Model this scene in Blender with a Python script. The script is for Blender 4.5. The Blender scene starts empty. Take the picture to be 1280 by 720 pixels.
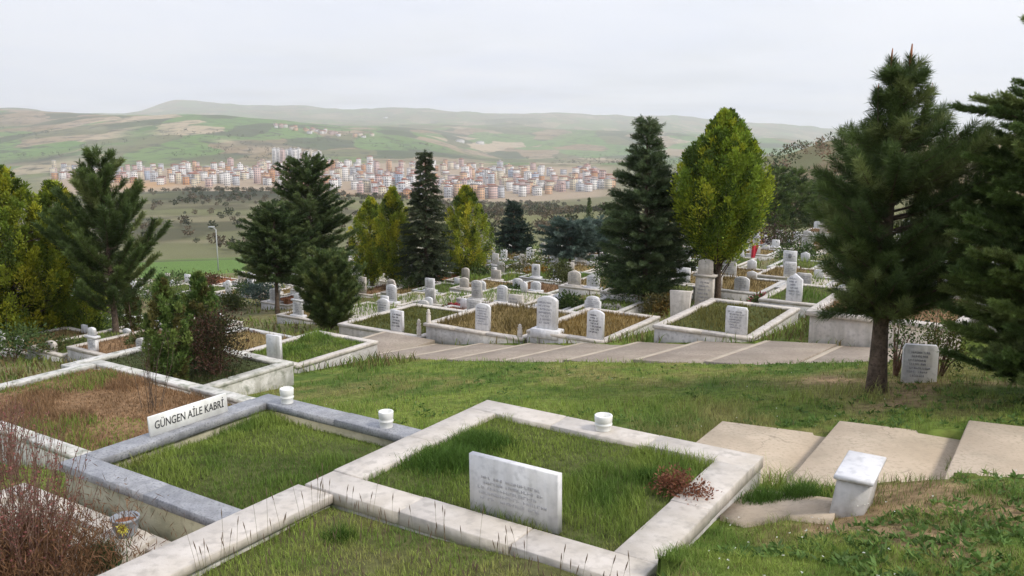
import bpy, math, random
import numpy as np
rng = np.random.default_rng(11)
random.seed(5)
SC = bpy.context.scene
COL = SC.collection
F = 1108.0
PITCH = math.atan(210 / F)
CP, SP = math.cos(PITCH), math.sin(PITCH)
TH = math.radians(-33)
E1 = np.array([math.cos(TH), math.sin(TH)])
E2 = np.array([-math.sin(TH), math.cos(TH)])
O = np.array([-0.25022, 8.05818])

# ------------------------------------------------------------------ frames and terrain
def ray(px, py):
    u = (px - 640) / F; v = (py - 360) / F
    return np.array([u, CP - v * SP, -SP - v * CP])
def SR(x, y):
    dx, dy = x - O[0], y - O[1]
    return dx * E1[0] + dy * E1[1], dx * E2[0] + dy * E2[1]
def XY(s, r):
    return O[0] + s * E1[0] + r * E2[0], O[1] + s * E1[1] + r * E2[1]
def onz(px, py, z):
    d = ray(px, py); p = d * (z / d[2]); return SR(p[0], p[1])
def proj(x, y, z):
    d = y * CP - z * SP; up = y * SP + z * CP
    return 640 + F * x / d, 360 - F * up / d, d

def hsh(ix, iy, seed):
    h = np.sin(ix * 127.1 + iy * 311.7 + seed * 74.7) * 43758.5453
    return h - np.floor(h)
def vn(x, y, sc, seed=0):
    x = np.asarray(x, float) / sc; y = np.asarray(y, float) / sc
    ix, iy = np.floor(x), np.floor(y); fx, fy = x - ix, y - iy
    fx = fx * fx * (3 - 2 * fx); fy = fy * fy * (3 - 2 * fy)
    a = hsh(ix, iy, seed); b = hsh(ix + 1, iy, seed); c = hsh(ix, iy + 1, seed); d = hsh(ix + 1, iy + 1, seed)
    return a + (b - a) * fx + (c - a) * fy + (a - b - c + d) * fx * fy
def fbm(x, y, sc, seed=0, o=4):
    t = 0; a = 0.5
    for i in range(o):
        t = t + a * vn(x, y, sc / 2 ** i, seed + i * 3); a *= 0.5
    return t / (1 - 0.5 ** o)
def smooth(a, b, x):
    t = np.clip((x - a) / (b - a), 0, 1); return t * t * (3 - 2 * t)

def S1(s):
    return np.where(s > 12, 1.8 + .10 * (s - 12), np.where(s > -12, .15 * s, np.where(s > -40, -1.8 + .11 * (s + 12), -4.88 + .09 * (s + 40))))
def R2(r):
    return np.where(r < 12, .10 * (r - .8), np.where(r < 60, 1.12 + .045 * (r - 12), 3.28 + .10 * (r - 60)))
def Znear_sr(s, r):
    return -3.17 + S1(np.asarray(s, float)) - R2(np.asarray(r, float))

DS = np.array([60, 150, 210, 300, 600, 1000, 1800, 2500, 3300, 4600, 6500, 9000, 15000.])
US = np.array([-300, 0, 160, 240, 320, 480, 640, 800, 960, 1050, 1120, 1280, 1600.])
TB = np.array([
 [350, 345, 340, 339, 338, 320, 305, 300, 285, 275, 265, 255, 240],
 [346, 344, 342, 341, 340, 326, 303, 290, 268, 236, 222, 205, 190],
 [330, 326, 322, 321, 320, 312, 292, 280, 230, 205, 200, 188, 170],
 [295, 292, 290, 289, 288, 282, 275, 264, 194, 173, 178, 170, 150],
 [252, 250, 243, 240, 239, 247, 259, 262, 262, 200, 185, 180, 170],
 [246, 244, 239, 237, 243, 250, 251, 244, 240, 220, 210, 200, 190],
 [222, 220, 211, 208, 207, 207, 208, 209, 210, 205, 200, 195, 190],
 [176, 173, 169, 167, 171, 184, 203, 203, 203, 200, 195, 190, 190],
 [146, 150, 145, 142, 147, 164, 196, 196, 197, 195, 195, 190, 190],
 [128, 133, 148, 158, 160, 160, 165, 166, 176, 185, 190, 190, 190],
 [138, 142, 150, 152, 152, 153, 155, 163, 174, 184, 186, 190, 190],
 [142, 142, 141, 126, 131, 136, 141, 145, 154, 162, 168, 174, 174],
 [170, 170, 170, 170, 170, 170, 170, 170, 172, 176, 178, 180, 180.]])
def far_py(px, D):
    lx = np.interp(px, US, np.arange(len(US))); ly = np.interp(np.log(D), np.log(DS), np.arange(len(DS)))
    ix = np.clip(np.floor(lx).astype(int), 0, len(US) - 2); iy = np.clip(np.floor(ly).astype(int), 0, len(DS) - 2)
    fx = lx - ix; fy = ly - iy; fx = fx * fx * (3 - 2 * fx)
    return TB[iy, ix] * (1 - fx) * (1 - fy) + TB[iy, ix + 1] * fx * (1 - fy) + TB[iy + 1, ix] * (1 - fx) * fy + TB[iy + 1, ix + 1] * fx * fy
def Zfar(x, y):
    D = np.maximum(np.hypot(x, y) * np.where(y > 0, 1, 1), 1e-3)
    yy = np.maximum(y, D * 0.5)
    px = 640 + F * (x / yy) / 1.0 * 1.0
    px = np.clip(px, -300, 1600)
    Dc = np.clip(yy, 60, 15000)
    py = far_py(px, Dc)
    v = (py - 360) / F
    z = np.minimum(yy, 15000) * (-SP - v * CP) / (CP - v * SP)
    n = (fbm(x, y, 420, 3) - .5) * np.clip((D - 200) / 800, 0, 1) * 0.011 * np.minimum(D, 7000)
    n2 = np.where((D > 950) & (D < 1900), 0.15, 1.0)
    return z + n * n2
FOOT = []
def Z(x, y, cut=True):
    x = np.asarray(x, float); y = np.asarray(y, float)
    s, r = SR(x, y)
    zn = Znear_sr(s, r)
    D = np.hypot(x, y)
    zn = zn + (fbm(x, y, 3.0, 9) - .5) * .10 * smooth(2, 5, D)
    zn = zn - .15 * smooth(2.0, 2.5, s) * (1 - smooth(2.9, 4.1, s)) * smooth(-2.5, -1.3, r) * (1 - smooth(.9, 1.9, r))
    w = smooth(55, 150, np.where(y > 0, y, 0))
    z = zn * (1 - w) + Zfar(x, y) * w
    if cut:
        for (s0, s1, r0, r1, zm) in FOOT:
            m = (s > s0) & (s < s1) & (r > r0) & (r < r1)
            z = np.where(m, np.minimum(z, zm), z)
    return z
def at(px, py, h=0.0):
    d = ray(px, py); prev = 1.0
    ts = np.geomspace(1.5, 14000, 1500)
    P = ts[:, None] * d[None, :]
    below = P[:, 2] < Z(P[:, 0], P[:, 1], False) + h
    i = int(np.argmax(below)); lo, hi = ts[max(i - 1, 0)], ts[i]
    for _ in range(30):
        m = (lo + hi) / 2
        if d[2] * m < float(Z(d[0] * m, d[1] * m, False)) + h: hi = m
        else: lo = m
    return d * hi

# ------------------------------------------------------------------ mesh helpers
class MB:
    def __init__(self): self.V = []; self.Fc = []; self.C = []; self.n = 0; self.hascol = False
    def add(self, V, Fs, mat=0, col=None):
        V = np.asarray(V, float).reshape(-1, 3)
        if not isinstance(Fs, list): Fs = [Fs]
        for f in Fs:
            f = np.asarray(f, int)
            if f.ndim == 1: f = f[None]
            self.Fc.append((f + self.n, mat))
        if col is None: c = np.full((len(V), 3), .5)
        else:
            c = np.asarray(col, float); self.hascol = True
            if c.ndim == 1: c = np.tile(c, (len(V), 1))
        self.V.append(V); self.C.append(c); self.n += len(V)
    def box(self, s0, s1, r0, r1, z0, z1, b=.006, mat=0, col=None, M=None):
        L = []
        for i, z in ((b, z0), (0, z0 + b), (0, z1 - b), (b, z1)):
            L += [(s0 + i, r0 + i, z), (s1 - i, r0 + i, z), (s1 - i, r1 - i, z), (s0 + i, r1 - i, z)]
        L = np.array(L)
        if M is not None: L = M(L)
        q = [[4 * k + j, 4 * k + (j + 1) % 4, 4 * k + 4 + (j + 1) % 4, 4 * k + 4 + j] for k in range(3) for j in range(4)]
        q += [[3, 2, 1, 0], [12, 13, 14, 15]]
        self.add(L, np.array(q), mat, col)
    def ring(self, s0, s1, r0, r1, w, z0, z1, b=.008, mat=0, col=None):
        L = []
        for i, z in ((0, z0), (0, z1 - b), (b, z1), (w - b, z1), (w, z1 - b), (w, z0)):
            L += [(s0 + i, r0 + i, z), (s1 - i, r0 + i, z), (s1 - i, r1 - i, z), (s0 + i, r1 - i, z)]
        q = [[4 * k + j, 4 * k + (j + 1) % 4, 4 * k + 4 + (j + 1) % 4, 4 * k + 4 + j] for k in range(5) for j in range(4)]
        q += [[20 + j, 20 + (j + 1) % 4, (j + 1) % 4, j] for j in range(4)]
        self.add(np.array(L), np.array(q), mat, col)
    def slab(self, prof, r0, r1, b=.006, mat=0, M=None):
        # upright plate: outline in (s, z), thickness along r
        p = np.array(prof, float); k = len(p); c = p.mean(0)
        d = c - p; pi = p + d / np.linalg.norm(d, axis=1)[:, None] * b
        V = []
        for q, r in ((pi, r0), (p, r0 + b), (p, r1 - b), (pi, r1)):
            V += [(a[0], r, a[1]) for a in q]
        V = np.array(V)
        if M is not None: V = M(V)
        q = [[k * m + j, k * m + (j + 1) % k, k * (m + 1) + (j + 1) % k, k * (m + 1) + j] for m in range(3) for j in range(k)]
        self.add(V, [np.array(q), np.arange(k)[::-1], np.arange(3 * k, 4 * k)], mat)
    def tube(self, pts, rad, k=6, mat=0, col=None, cap=True):
        pts = np.array(pts, float); n = len(pts); rad = np.broadcast_to(rad, (n,))
        t = np.gradient(pts, axis=0); t /= np.linalg.norm(t, axis=1)[:, None] + 1e-9
        ref = np.array([1, 0, 0]) if abs(t[0][0]) < .8 else np.array([0, 1, 0])
        a = np.cross(t, ref); a /= np.linalg.norm(a, axis=1)[:, None] + 1e-9
        bb = np.cross(t, a)
        an = np.arange(k) * 2 * math.pi / k
        V = pts[:, None, :] + rad[:, None, None] * (np.cos(an)[None, :, None] * a[:, None, :] + np.sin(an)[None, :, None] * bb[:, None, :])
        q = [[i * k + j, i * k + (j + 1) % k, (i + 1) * k + (j + 1) % k, (i + 1) * k + j] for i in range(n - 1) for j in range(k)]
        fs = [np.array(q)]
        if cap: fs += [np.arange(k)[::-1], np.arange((n - 1) * k, n * k)]
        self.add(V.reshape(-1, 3), fs, mat, col)
    def lathe(self, prof, k=24, c=(0, 0, 0), mat=0):
        n = len(prof); an = np.arange(k) * 2 * math.pi / k
        V = np.array([[c[0] + r * math.cos(t), c[1] + r * math.sin(t), c[2] + z] for r, z in prof for t in an])
        q = [[i * k + j, i * k + (j + 1) % k, (i + 1) * k + (j + 1) % k, (i + 1) * k + j] for i in range(n - 1) for j in range(k)]
        self.add(V, [np.array(q), np.arange((n - 1) * k, n * k)], mat)
    def leaves(self, P, D, L, W, col, mat=0):
        n = len(P)
        if n == 0: return
        D = D / (np.linalg.norm(D, axis=1)[:, None] + 1e-9)
        N = np.cross(D, rng.normal(size=(n, 3))); N /= np.linalg.norm(N, axis=1)[:, None] + 1e-9
        L = np.broadcast_to(L, (n,))[:, None]; W = np.broadcast_to(W, (n,))[:, None]
        V = np.stack([P, P + D * L * .45 + N * W * .5, P + D * L, P + D * L * .45 - N * W * .5], 1)
        self.add(V.reshape(-1, 3), np.arange(4 * n).reshape(n, 4), mat, np.repeat(np.broadcast_to(col, (n, 3)), 4, 0))
    def blades(self, P, H, W, lean, col, mat=0):
        n = len(P)
        if n == 0: return
        a = rng.uniform(0, 2 * math.pi, n); side = np.stack([np.cos(a), np.sin(a), 0 * a], 1)
        b = rng.uniform(0, 2 * math.pi, n); ld = np.stack([np.cos(b), np.sin(b), 0 * b], 1) * (lean * H)[:, None]
        up = np.array([0, 0, 1.])
        m = P + ld * .35 + up * (H * .6)[:, None]
        t = P + ld + up * (H * rng.uniform(.8, 1, n))[:, None]
        w = (W * .5)[:, None]
        V = np.stack([P - side * w, P + side * w, m + side * w * .7, m - side * w * .7, t], 1)
        idx = np.arange(n)[:, None] * 5
        self.add(V.reshape(-1, 3), [idx + np.array([0, 1, 2, 3]), idx + np.array([3, 2, 4])], mat, np.repeat(col, 5, 0))
    def build(self, name, mats, parent=None, loc=None, smooth=False):
        me = bpy.data.meshes.new(name)
        V = np.concatenate(self.V)
        me.vertices.add(len(V)); me.vertices.foreach_set('co', V.astype(np.float32).ravel())
        vi = np.concatenate([f.ravel() for f, m in self.Fc])
        tot = np.concatenate([np.full(len(f), f.shape[1]) for f, m in self.Fc])
        mi = np.concatenate([np.full(len(f), m) for f, m in self.Fc])
        st = np.concatenate([[0], np.cumsum(tot)[:-1]])
        me.loops.add(len(vi)); me.loops.foreach_set('vertex_index', vi.astype(np.int32))
        me.polygons.add(len(tot)); me.polygons.foreach_set('loop_start', st.astype(np.int32))
        me.polygons.foreach_set('material_index', mi.astype(np.int32))
        if self.hascol:
            C = np.concatenate(self.C); at_ = me.color_attributes.new('tint', 'FLOAT_COLOR', 'POINT')
            at_.data.foreach_set('color', np.concatenate([C, np.ones((len(C), 1))], 1).astype(np.float32).ravel())
        me.update(calc_edges=True)
        if smooth: me.polygons.foreach_set('use_smooth', np.ones(len(tot), bool))
        for m in (mats if isinstance(mats, (list, tuple)) else [mats]): me.materials.append(m)
        o = bpy.data.objects.new(name, me); COL.objects.link(o)
        if parent is not None: o.parent = parent
        if loc is not None: o.location = loc
        return o
def thing(name, label, cat, loc, rz=0, group=None):
    o = bpy.data.objects.new(name, None); COL.objects.link(o)
    o.empty_display_size = .2
    o.location = loc; o.rotation_euler = (0, 0, rz); o['label'] = label; o['category'] = cat
    if group: o['group'] = group
    return o
def tag(o, label, cat, group=None, kind=None):
    o['label'] = label; o['category'] = cat
    if group: o['group'] = group
    if kind: o['kind'] = kind
    return o

# ------------------------------------------------------------------ materials
def newmat(name):
    m = bpy.data.materials.new(name); m.use_nodes = True; nt = m.node_tree
    b = nt.nodes['Principled BSDF']; return m, nt, b
def N(nt, t, **k):
    n = nt.nodes.new(t)
    for a, v in k.items(): setattr(n, a, v)
    return n
def mat_noise(name, c1, c2, scale=6, rough=.7, c3=None, s2=40, bump=.2, bs=60, det=6, spec=.3, lo=.35, hi=.65, dirt=0.0, crack=0.0):
    m, nt, b = newmat(name)
    tc = N(nt, 'ShaderNodeTexCoord'); n1 = N(nt, 'ShaderNodeTexNoise'); n1.inputs['Scale'].default_value = scale; n1.inputs['Detail'].default_value = det
    geo = N(nt, 'ShaderNodeNewGeometry')
    nt.links.new(geo.outputs['Position'], n1.inputs['Vector'])
    r = N(nt, 'ShaderNodeValToRGB'); r.color_ramp.elements[0].color = (*c1, 1); r.color_ramp.elements[1].color = (*c2, 1)
    r.color_ramp.elements[0].position = lo; r.color_ramp.elements[1].position = hi
    nt.links.new(n1.outputs['Fac'], r.inputs['Fac'])
    out = r.outputs['Color']
    if c3 is not None:
        n2 = N(nt, 'ShaderNodeTexNoise'); n2.inputs['Scale'].default_value = s2; n2.inputs['Detail'].default_value = 5
        nt.links.new(geo.outputs['Position'], n2.inputs['Vector'])
        r2 = N(nt, 'ShaderNodeValToRGB'); r2.color_ramp.elements[0].position = .5; r2.color_ramp.elements[1].position = .68
        r2.color_ramp.elements[0].color = (0, 0, 0, 1); r2.color_ramp.elements[1].color = (1, 1, 1, 1)
        nt.links.new(n2.outputs['Fac'], r2.inputs['Fac'])
        mx = N(nt, 'ShaderNodeMix', data_type='RGBA'); nt.links.new(r2.outputs['Color'], mx.inputs['Factor'])
        nt.links.new(out, mx.inputs['A']); mx.inputs['B'].default_value = (*c3, 1); out = mx.outputs['Result']
    if dirt:
        n3 = N(nt, 'ShaderNodeTexNoise'); n3.inputs['Scale'].default_value = 1.7; n3.inputs['Detail'].default_value = 8; n3.inputs['Roughness'].default_value = .7
        nt.links.new(geo.outputs['Position'], n3.inputs['Vector'])
        r3 = N(nt, 'ShaderNodeMapRange'); r3.inputs['From Min'].default_value = .48; r3.inputs['From Max'].default_value = .72; r3.inputs['To Max'].default_value = dirt
        nt.links.new(n3.outputs['Fac'], r3.inputs['Value'])
        mx = N(nt, 'ShaderNodeMix', data_type='RGBA'); nt.links.new(r3.outputs['Result'], mx.inputs['Factor'])
        nt.links.new(out, mx.inputs['A']); mx.inputs['B'].default_value = (.24, .21, .15, 1); out = mx.outputs['Result']
    if dirt:   # rain streaks on the upright faces
        mp = N(nt, 'ShaderNodeMapping'); mp.inputs['Scale'].default_value = (11, 11, .9); nt.links.new(geo.outputs['Position'], mp.inputs['Vector'])
        n5 = N(nt, 'ShaderNodeTexNoise'); n5.inputs['Scale'].default_value = 1; n5.inputs['Detail'].default_value = 5; nt.links.new(mp.outputs['Vector'], n5.inputs['Vector'])
        r5 = N(nt, 'ShaderNodeMapRange'); r5.inputs['From Min'].default_value = .46; r5.inputs['From Max'].default_value = .70; r5.inputs['To Max'].default_value = min(.75, dirt * 1.5)
        nt.links.new(n5.outputs['Fac'], r5.inputs['Value'])
        sn = N(nt, 'ShaderNodeSeparateXYZ'); nt.links.new(geo.outputs['Normal'], sn.inputs[0])
        ab = N(nt, 'ShaderNodeMath', operation='ABSOLUTE'); nt.links.new(sn.outputs['Z'], ab.inputs[0])
        iv = N(nt, 'ShaderNodeMath', operation='SUBTRACT'); iv.inputs[0].default_value = 1; nt.links.new(ab.outputs[0], iv.inputs[1])
        ml = N(nt, 'ShaderNodeMath', operation='MULTIPLY'); nt.links.new(iv.outputs[0], ml.inputs[0]); nt.links.new(r5.outputs['Result'], ml.inputs[1])
        mx = N(nt, 'ShaderNodeMix', data_type='RGBA'); nt.links.new(ml.outputs[0], mx.inputs['Factor'])
        nt.links.new(out, mx.inputs['A']); mx.inputs['B'].default_value = (.20, .185, .14, 1); out = mx.outputs['Result']
    if crack:
        wn = N(nt, 'ShaderNodeTexNoise'); wn.inputs['Scale'].default_value = 3; wn.inputs['Detail'].default_value = 6; nt.links.new(geo.outputs['Position'], wn.inputs['Vector'])
        ad = N(nt, 'ShaderNodeVectorMath', operation='MULTIPLY_ADD'); ad.inputs[1].default_value = (.35, .35, .35); nt.links.new(wn.outputs['Color'], ad.inputs[0]); nt.links.new(geo.outputs['Position'], ad.inputs[2])
        vo = N(nt, 'ShaderNodeTexVoronoi', feature='DISTANCE_TO_EDGE'); vo.inputs['Scale'].default_value = crack; nt.links.new(ad.outputs['Vector'], vo.inputs['Vector'])
        r6 = N(nt, 'ShaderNodeMapRange'); r6.inputs['From Min'].default_value = .0; r6.inputs['From Max'].default_value = .008; r6.inputs['To Min'].default_value = .4; r6.inputs['To Max'].default_value = 0
        nt.links.new(vo.outputs['Distance'], r6.inputs['Value'])
        n7 = N(nt, 'ShaderNodeTexNoise'); n7.inputs['Scale'].default_value = 1.1; nt.links.new(geo.outputs['Position'], n7.inputs['Vector'])
        g7 = N(nt, 'ShaderNodeMapRange'); g7.inputs['From Min'].default_value = .48; g7.inputs['From Max'].default_value = .56; nt.links.new(n7.outputs['Fac'], g7.inputs['Value'])
        ml = N(nt, 'ShaderNodeMath', operation='MULTIPLY'); nt.links.new(r6.outputs['Result'], ml.inputs[0]); nt.links.new(g7.outputs['Result'], ml.inputs[1])
        mx = N(nt, 'ShaderNodeMix', data_type='RGBA'); nt.links.new(ml.outputs[0], mx.inputs['Factor'])
        nt.links.new(out, mx.inputs['A']); mx.inputs['B'].default_value = (.09, .075, .055, 1); out = mx.outputs['Result']
    nt.links.new(out, b.inputs['Base Color']); b.inputs['Roughness'].default_value = rough
    b.inputs['Specular IOR Level'].default_value = spec
    if bump:
        n4 = N(nt, 'ShaderNodeTexNoise'); n4.inputs['Scale'].default_value = bs; n4.inputs['Detail'].default_value = 6
        nt.links.new(geo.outputs['Position'], n4.inputs['Vector'])
        bp = N(nt, 'ShaderNodeBump'); bp.inputs['Strength'].default_value = bump; bp.inputs['Distance'].default_value = .02
        nt.links.new(n4.outputs['Fac'], bp.inputs['Height']); nt.links.new(bp.outputs['Normal'], b.inputs['Normal'])
    return m
def mat_tint(name, rough=.65, trans=.25, noise=0, spec=.2):
    m, nt, b = newmat(name)
    a = N(nt, 'ShaderNodeAttribute'); a.attribute_name = 'tint'; col = a.outputs['Color']
    if noise:
        geo = N(nt, 'ShaderNodeNewGeometry'); prev = None
        n1 = N(nt, 'ShaderNodeTexNoise'); n1.inputs['Scale'].default_value = noise; n1.inputs['Detail'].default_value = 8
        nt.links.new(geo.outputs['Position'], n1.inputs['Vector'])
        mr = N(nt, 'ShaderNodeMapRange'); mr.inputs['From Min'].default_value = .3; mr.inputs['From Max'].default_value = .7
        mr.inputs['To Min'].default_value = .6; mr.inputs['To Max'].default_value = 1.4
        nt.links.new(n1.outputs['Fac'], mr.inputs['Value'])
        mx = N(nt, 'ShaderNodeMix', data_type='RGBA', blend_type='MULTIPLY'); mx.inputs['Factor'].default_value = 1
        nt.links.new(col, mx.inputs['A']); nt.links.new(mr.outputs['Result'], mx.inputs['B']); col = mx.outputs['Result']
    nt.links.new(col, b.inputs['Base Color']); b.inputs['Roughness'].default_value = rough; b.inputs['Specular IOR Level'].default_value = spec
    if trans:
        t = N(nt, 'ShaderNodeBsdfTranslucent'); nt.links.new(col, t.inputs['Color'])
        ms = N(nt, 'ShaderNodeMixShader'); ms.inputs['Fac'].default_value = trans
        nt.links.new(b.outputs['BSDF'], ms.inputs[1]); nt.links.new(t.outputs['BSDF'], ms.inputs[2])
        nt.links.new(ms.outputs['Shader'], nt.nodes['Material Output'].inputs['Surface'])
    return m
def mat_plain(name, c, rough=.6, spec=.3):
    return mat_noise(name, tuple(x * .88 for x in c), tuple(min(1, x * 1.08) for x in c), 9, rough, bump=.05, spec=spec)
MT = {}
MT['marble'] = mat_noise('white_marble', (.50, .45, .39), (.59, .54, .485), 5, .6, (.43, .39, .345), 14, .12, 70, dirt=.32)
MT['marble2'] = mat_noise('grey_veined_white_marble', (.46, .44, .42), (.57, .55, .525), 4, .55, (.36, .345, .325), 14, .10, 70, dirt=.30)
MT['stone'] = mat_noise('headstone_marble', (.62, .61, .61), (.71, .70, .70), 5, .5, (.54, .535, .54), 18, .05, 90, dirt=.25)
MT['grey'] = mat_noise('grey_marble', (.235, .24, .255), (.345, .35, .365), 9, .5, (.16, .165, .18), 55, .06, 90, dirt=.15)
MT['plaster'] = mat_noise('olive_plaster', (.34, .32, .22), (.46, .43, .32), 3, .85, (.27, .26, .18), 12, .25, 60)
MT['roughwall'] = mat_noise('rough_plaster', (.46, .45, .40), (.62, .60, .56), 6, .85, (.26, .27, .22), 9, .5, 30, dirt=.3)
MT['concrete'] = mat_noise('tan_concrete', (.46, .37, .27), (.56, .46, .345), 2.2, .85, (.42, .34, .25), 30, .35, 120, dirt=.45, crack=.9)
MT['path'] = mat_noise('path_paving', (.255, .21, .165), (.345, .29, .23), 1.6, .85, (.22, .17, .135), 22, .3, 80, dirt=.45, crack=1.3)
MT['nosing'] = mat_noise('step_edge', (.37, .31, .24), (.45, .38, .295), 3, .85, bump=.2)
MT['ink'] = mat_plain('black_lettering', (.03, .03, .035), .5)
MT['inkgrey'] = mat_plain('worn_lettering', (.26, .26, .29), .6)
MT['inkfaint'] = mat_plain('engraved_lettering', (.47, .46, .47), .6)
MT['leaf'] = mat_tint('foliage', .6, .30)
MT['blade'] = mat_tint('grass_blades', .6, .28)
MT['needle'] = mat_tint('needles', .55, .32)
MT['bark'] = mat_noise('bark', (.07, .05, .035), (.16, .115, .085), 14, .9, (.05, .035, .028), 30, .9, 45, lo=.3, hi=.7)
MT['bark2'] = mat_noise('grey_bark', (.10, .08, .06), (.20, .17, .14), 14, .9, bump=.8, bs=40)
MT['twig'] = mat_noise('twig_bark', (.13, .07, .05), (.24, .15, .11), 20, .8, bump=.2)
MT['bed'] = mat_tint('bed_soil', .95, 0, noise=14, spec=.1)
MT['terracotta'] = mat_plain('reddish_soil', (.25, .10, .05), .95)
MT['white'] = mat_noise('white_paint', (.74, .74, .70), (.84, .84, .81), 12, .5, bump=.04, dirt=.15)
MT['red'] = mat_plain('red_cloth', (.45, .03, .05), .8)
MT['metal'] = mat_plain('galvanised_steel', (.45, .46, .47), .4, .5)
MT['potgrey'] = mat_plain('grey_glazed_pot', (.28, .30, .33), .5)

# ground material: vertex tint times two scales of noise
def ground_mat():
    m = mat_tint('ground_cover', .95, 0, noise=9, spec=.08)
    nt = m.node_tree; b = nt.nodes['Principled BSDF']
    mult = b.inputs['Base Color'].links[0].from_socket
    geo = N(nt, 'ShaderNodeNewGeometry')
    # field mosaic, only where the 'field' attribute is set
    fa = N(nt, 'ShaderNodeAttribute'); fa.attribute_name = 'field'
    mp = N(nt, 'ShaderNodeMapping'); mp.inputs['Scale'].default_value = (1 / 130, 1 / 300, 0); mp.inputs['Rotation'].default_value = (0, 0, .5)
    nt.links.new(geo.outputs['Position'], mp.inputs['Vector'])
    wn = N(nt, 'ShaderNodeTexNoise'); wn.inputs['Scale'].default_value = .004; wn.inputs['Detail'].default_value = 4
    nt.links.new(geo.outputs['Position'], wn.inputs['Vector'])
    ad = N(nt, 'ShaderNodeVectorMath', operation='MULTIPLY_ADD'); ad.inputs[1].default_value = (.9, .9, 0)
    nt.links.new(wn.outputs['Color'], ad.inputs[0]); nt.links.new(mp.outputs['Vector'], ad.inputs[2])
    vo = N(nt, 'ShaderNodeTexVoronoi'); vo.inputs['Scale'].default_value = 1.0
    nt.links.new(ad.outputs['Vector'], vo.inputs['Vector'])
    sp = N(nt, 'ShaderNodeSeparateColor'); nt.links.new(vo.outputs['Color'], sp.inputs['Color'])
    rp = N(nt, 'ShaderNodeValToRGB'); cr = rp.color_ramp; cr.interpolation = 'CONSTANT'
    cols = [(0, (.095, .18, .042)), (.22, (.13, .13, .06)), (.34, (.24, .17, .10)), (.48, (.12, .20, .055)), (.62, (.28, .21, .135)), (.74, (.06, .08, .035)), (.9, (.38, .30, .20))]
    cr.elements[0].position = 0; cr.elements[0].color = (*cols[0][1], 1); cr.elements[1].position = cols[1][0]; cr.elements[1].color = (*cols[1][1], 1)
    for p, c in cols[2:]:
        e = cr.elements.new(p); e.color = (*c, 1)
    nt.links.new(sp.outputs['Red'], rp.inputs['Fac'])
    mx = N(nt, 'ShaderNodeMix', data_type='RGBA'); nt.links.new(fa.outputs['Fac'], mx.inputs['Factor'])
    nt.links.new(mult, mx.inputs['A']); nt.links.new(rp.outputs['Color'], mx.inputs['B'])
    # scrub: dark patches of bushes at 12 m and 60 m scale
    bn = N(nt, 'ShaderNodeTexNoise'); bn.inputs['Scale'].default_value = .022; bn.inputs['Detail'].default_value = 9; bn.inputs['Roughness'].default_value = .68
    nt.links.new(geo.outputs['Position'], bn.inputs['Vector'])
    mr = N(nt, 'ShaderNodeMapRange'); mr.inputs['From Min'].default_value = .5; mr.inputs['From Max'].default_value = .62
    nt.links.new(bn.outputs['Fac'], mr.inputs['Value'])
    mu = N(nt, 'ShaderNodeMath', operation='MULTIPLY'); nt.links.new(mr.outputs['Result'], mu.inputs[0])
    sa = N(nt, 'ShaderNodeAttribute'); sa.attribute_name = 'scrub'; nt.links.new(sa.outputs['Fac'], mu.inputs[1])
    m3 = N(nt, 'ShaderNodeMix', data_type='RGBA'); nt.links.new(mu.outputs['Value'], m3.inputs['Factor'])
    nt.links.new(mx.outputs['Result'], m3.inputs['A']); m3.inputs['B'].default_value = (.05, .055, .036, 1)
    nt.links.new(m3.outputs['Result'], b.inputs['Base Color'])
    bp = N(nt, 'ShaderNodeBump'); bp.inputs['Strength'].default_value = .5; bp.inputs['Distance'].default_value = .03
    n4 = N(nt, 'ShaderNodeTexNoise'); n4.inputs['Scale'].default_value = 25; n4.inputs['Detail'].default_value = 6
    nt.links.new(geo.outputs['Position'], n4.inputs['Vector']); nt.links.new(n4.outputs['Fac'], bp.inputs['Height'])
    nt.links.new(bp.outputs['Normal'], b.inputs['Normal'])
    return m
MT['ground'] = ground_mat()

# ------------------------------------------------------------------ colours of turf
def turf(x, y):
    """grass colour field, patches of fresh green, olive and brownish turf"""
    a = fbm(x, y, 1.4, 21)[:, None]; b = fbm(x, y, .32, 33)[:, None]; c = fbm(x, y, 2.2, 55)[:, None]
    g1 = np.array([.105, .18, .034]); g2 = np.array([.235, .30, .062]); br = np.array([.28, .235, .10])
    col = g1 + (g2 - g1) * smooth(.3, .7, .5 * a + .5 * b)
    col = col + (br - col) * (smooth(.52, .70, c * .6 + b * .4) * .6)
    return col
BROWN = []
def brownish(x, y):
    s, r = SR(x, y)
    k = smooth(2.6, 3.6, s) * smooth(-.3, -1.1, r) * .95 * smooth(.40, .56, fbm(x, y, .8, 71)) + .7 * smooth(2.3, 3.2, s) * smooth(2.4, 3.0, r) * (1 - smooth(4.4, 5.2, r)) * smooth(.45, .6, fbm(x, y, .9, 72))
    for (qx, qy, qr) in BROWN: k = k + np.exp(-((x - qx) ** 2 + (y - qy) ** 2) / qr ** 2) * smooth(.33, .52, fbm(x, y, .5, 73))
    return np.clip(k, 0, .92)
GRAVES = []       # filled as graves are made: dicts with footprint
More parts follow.
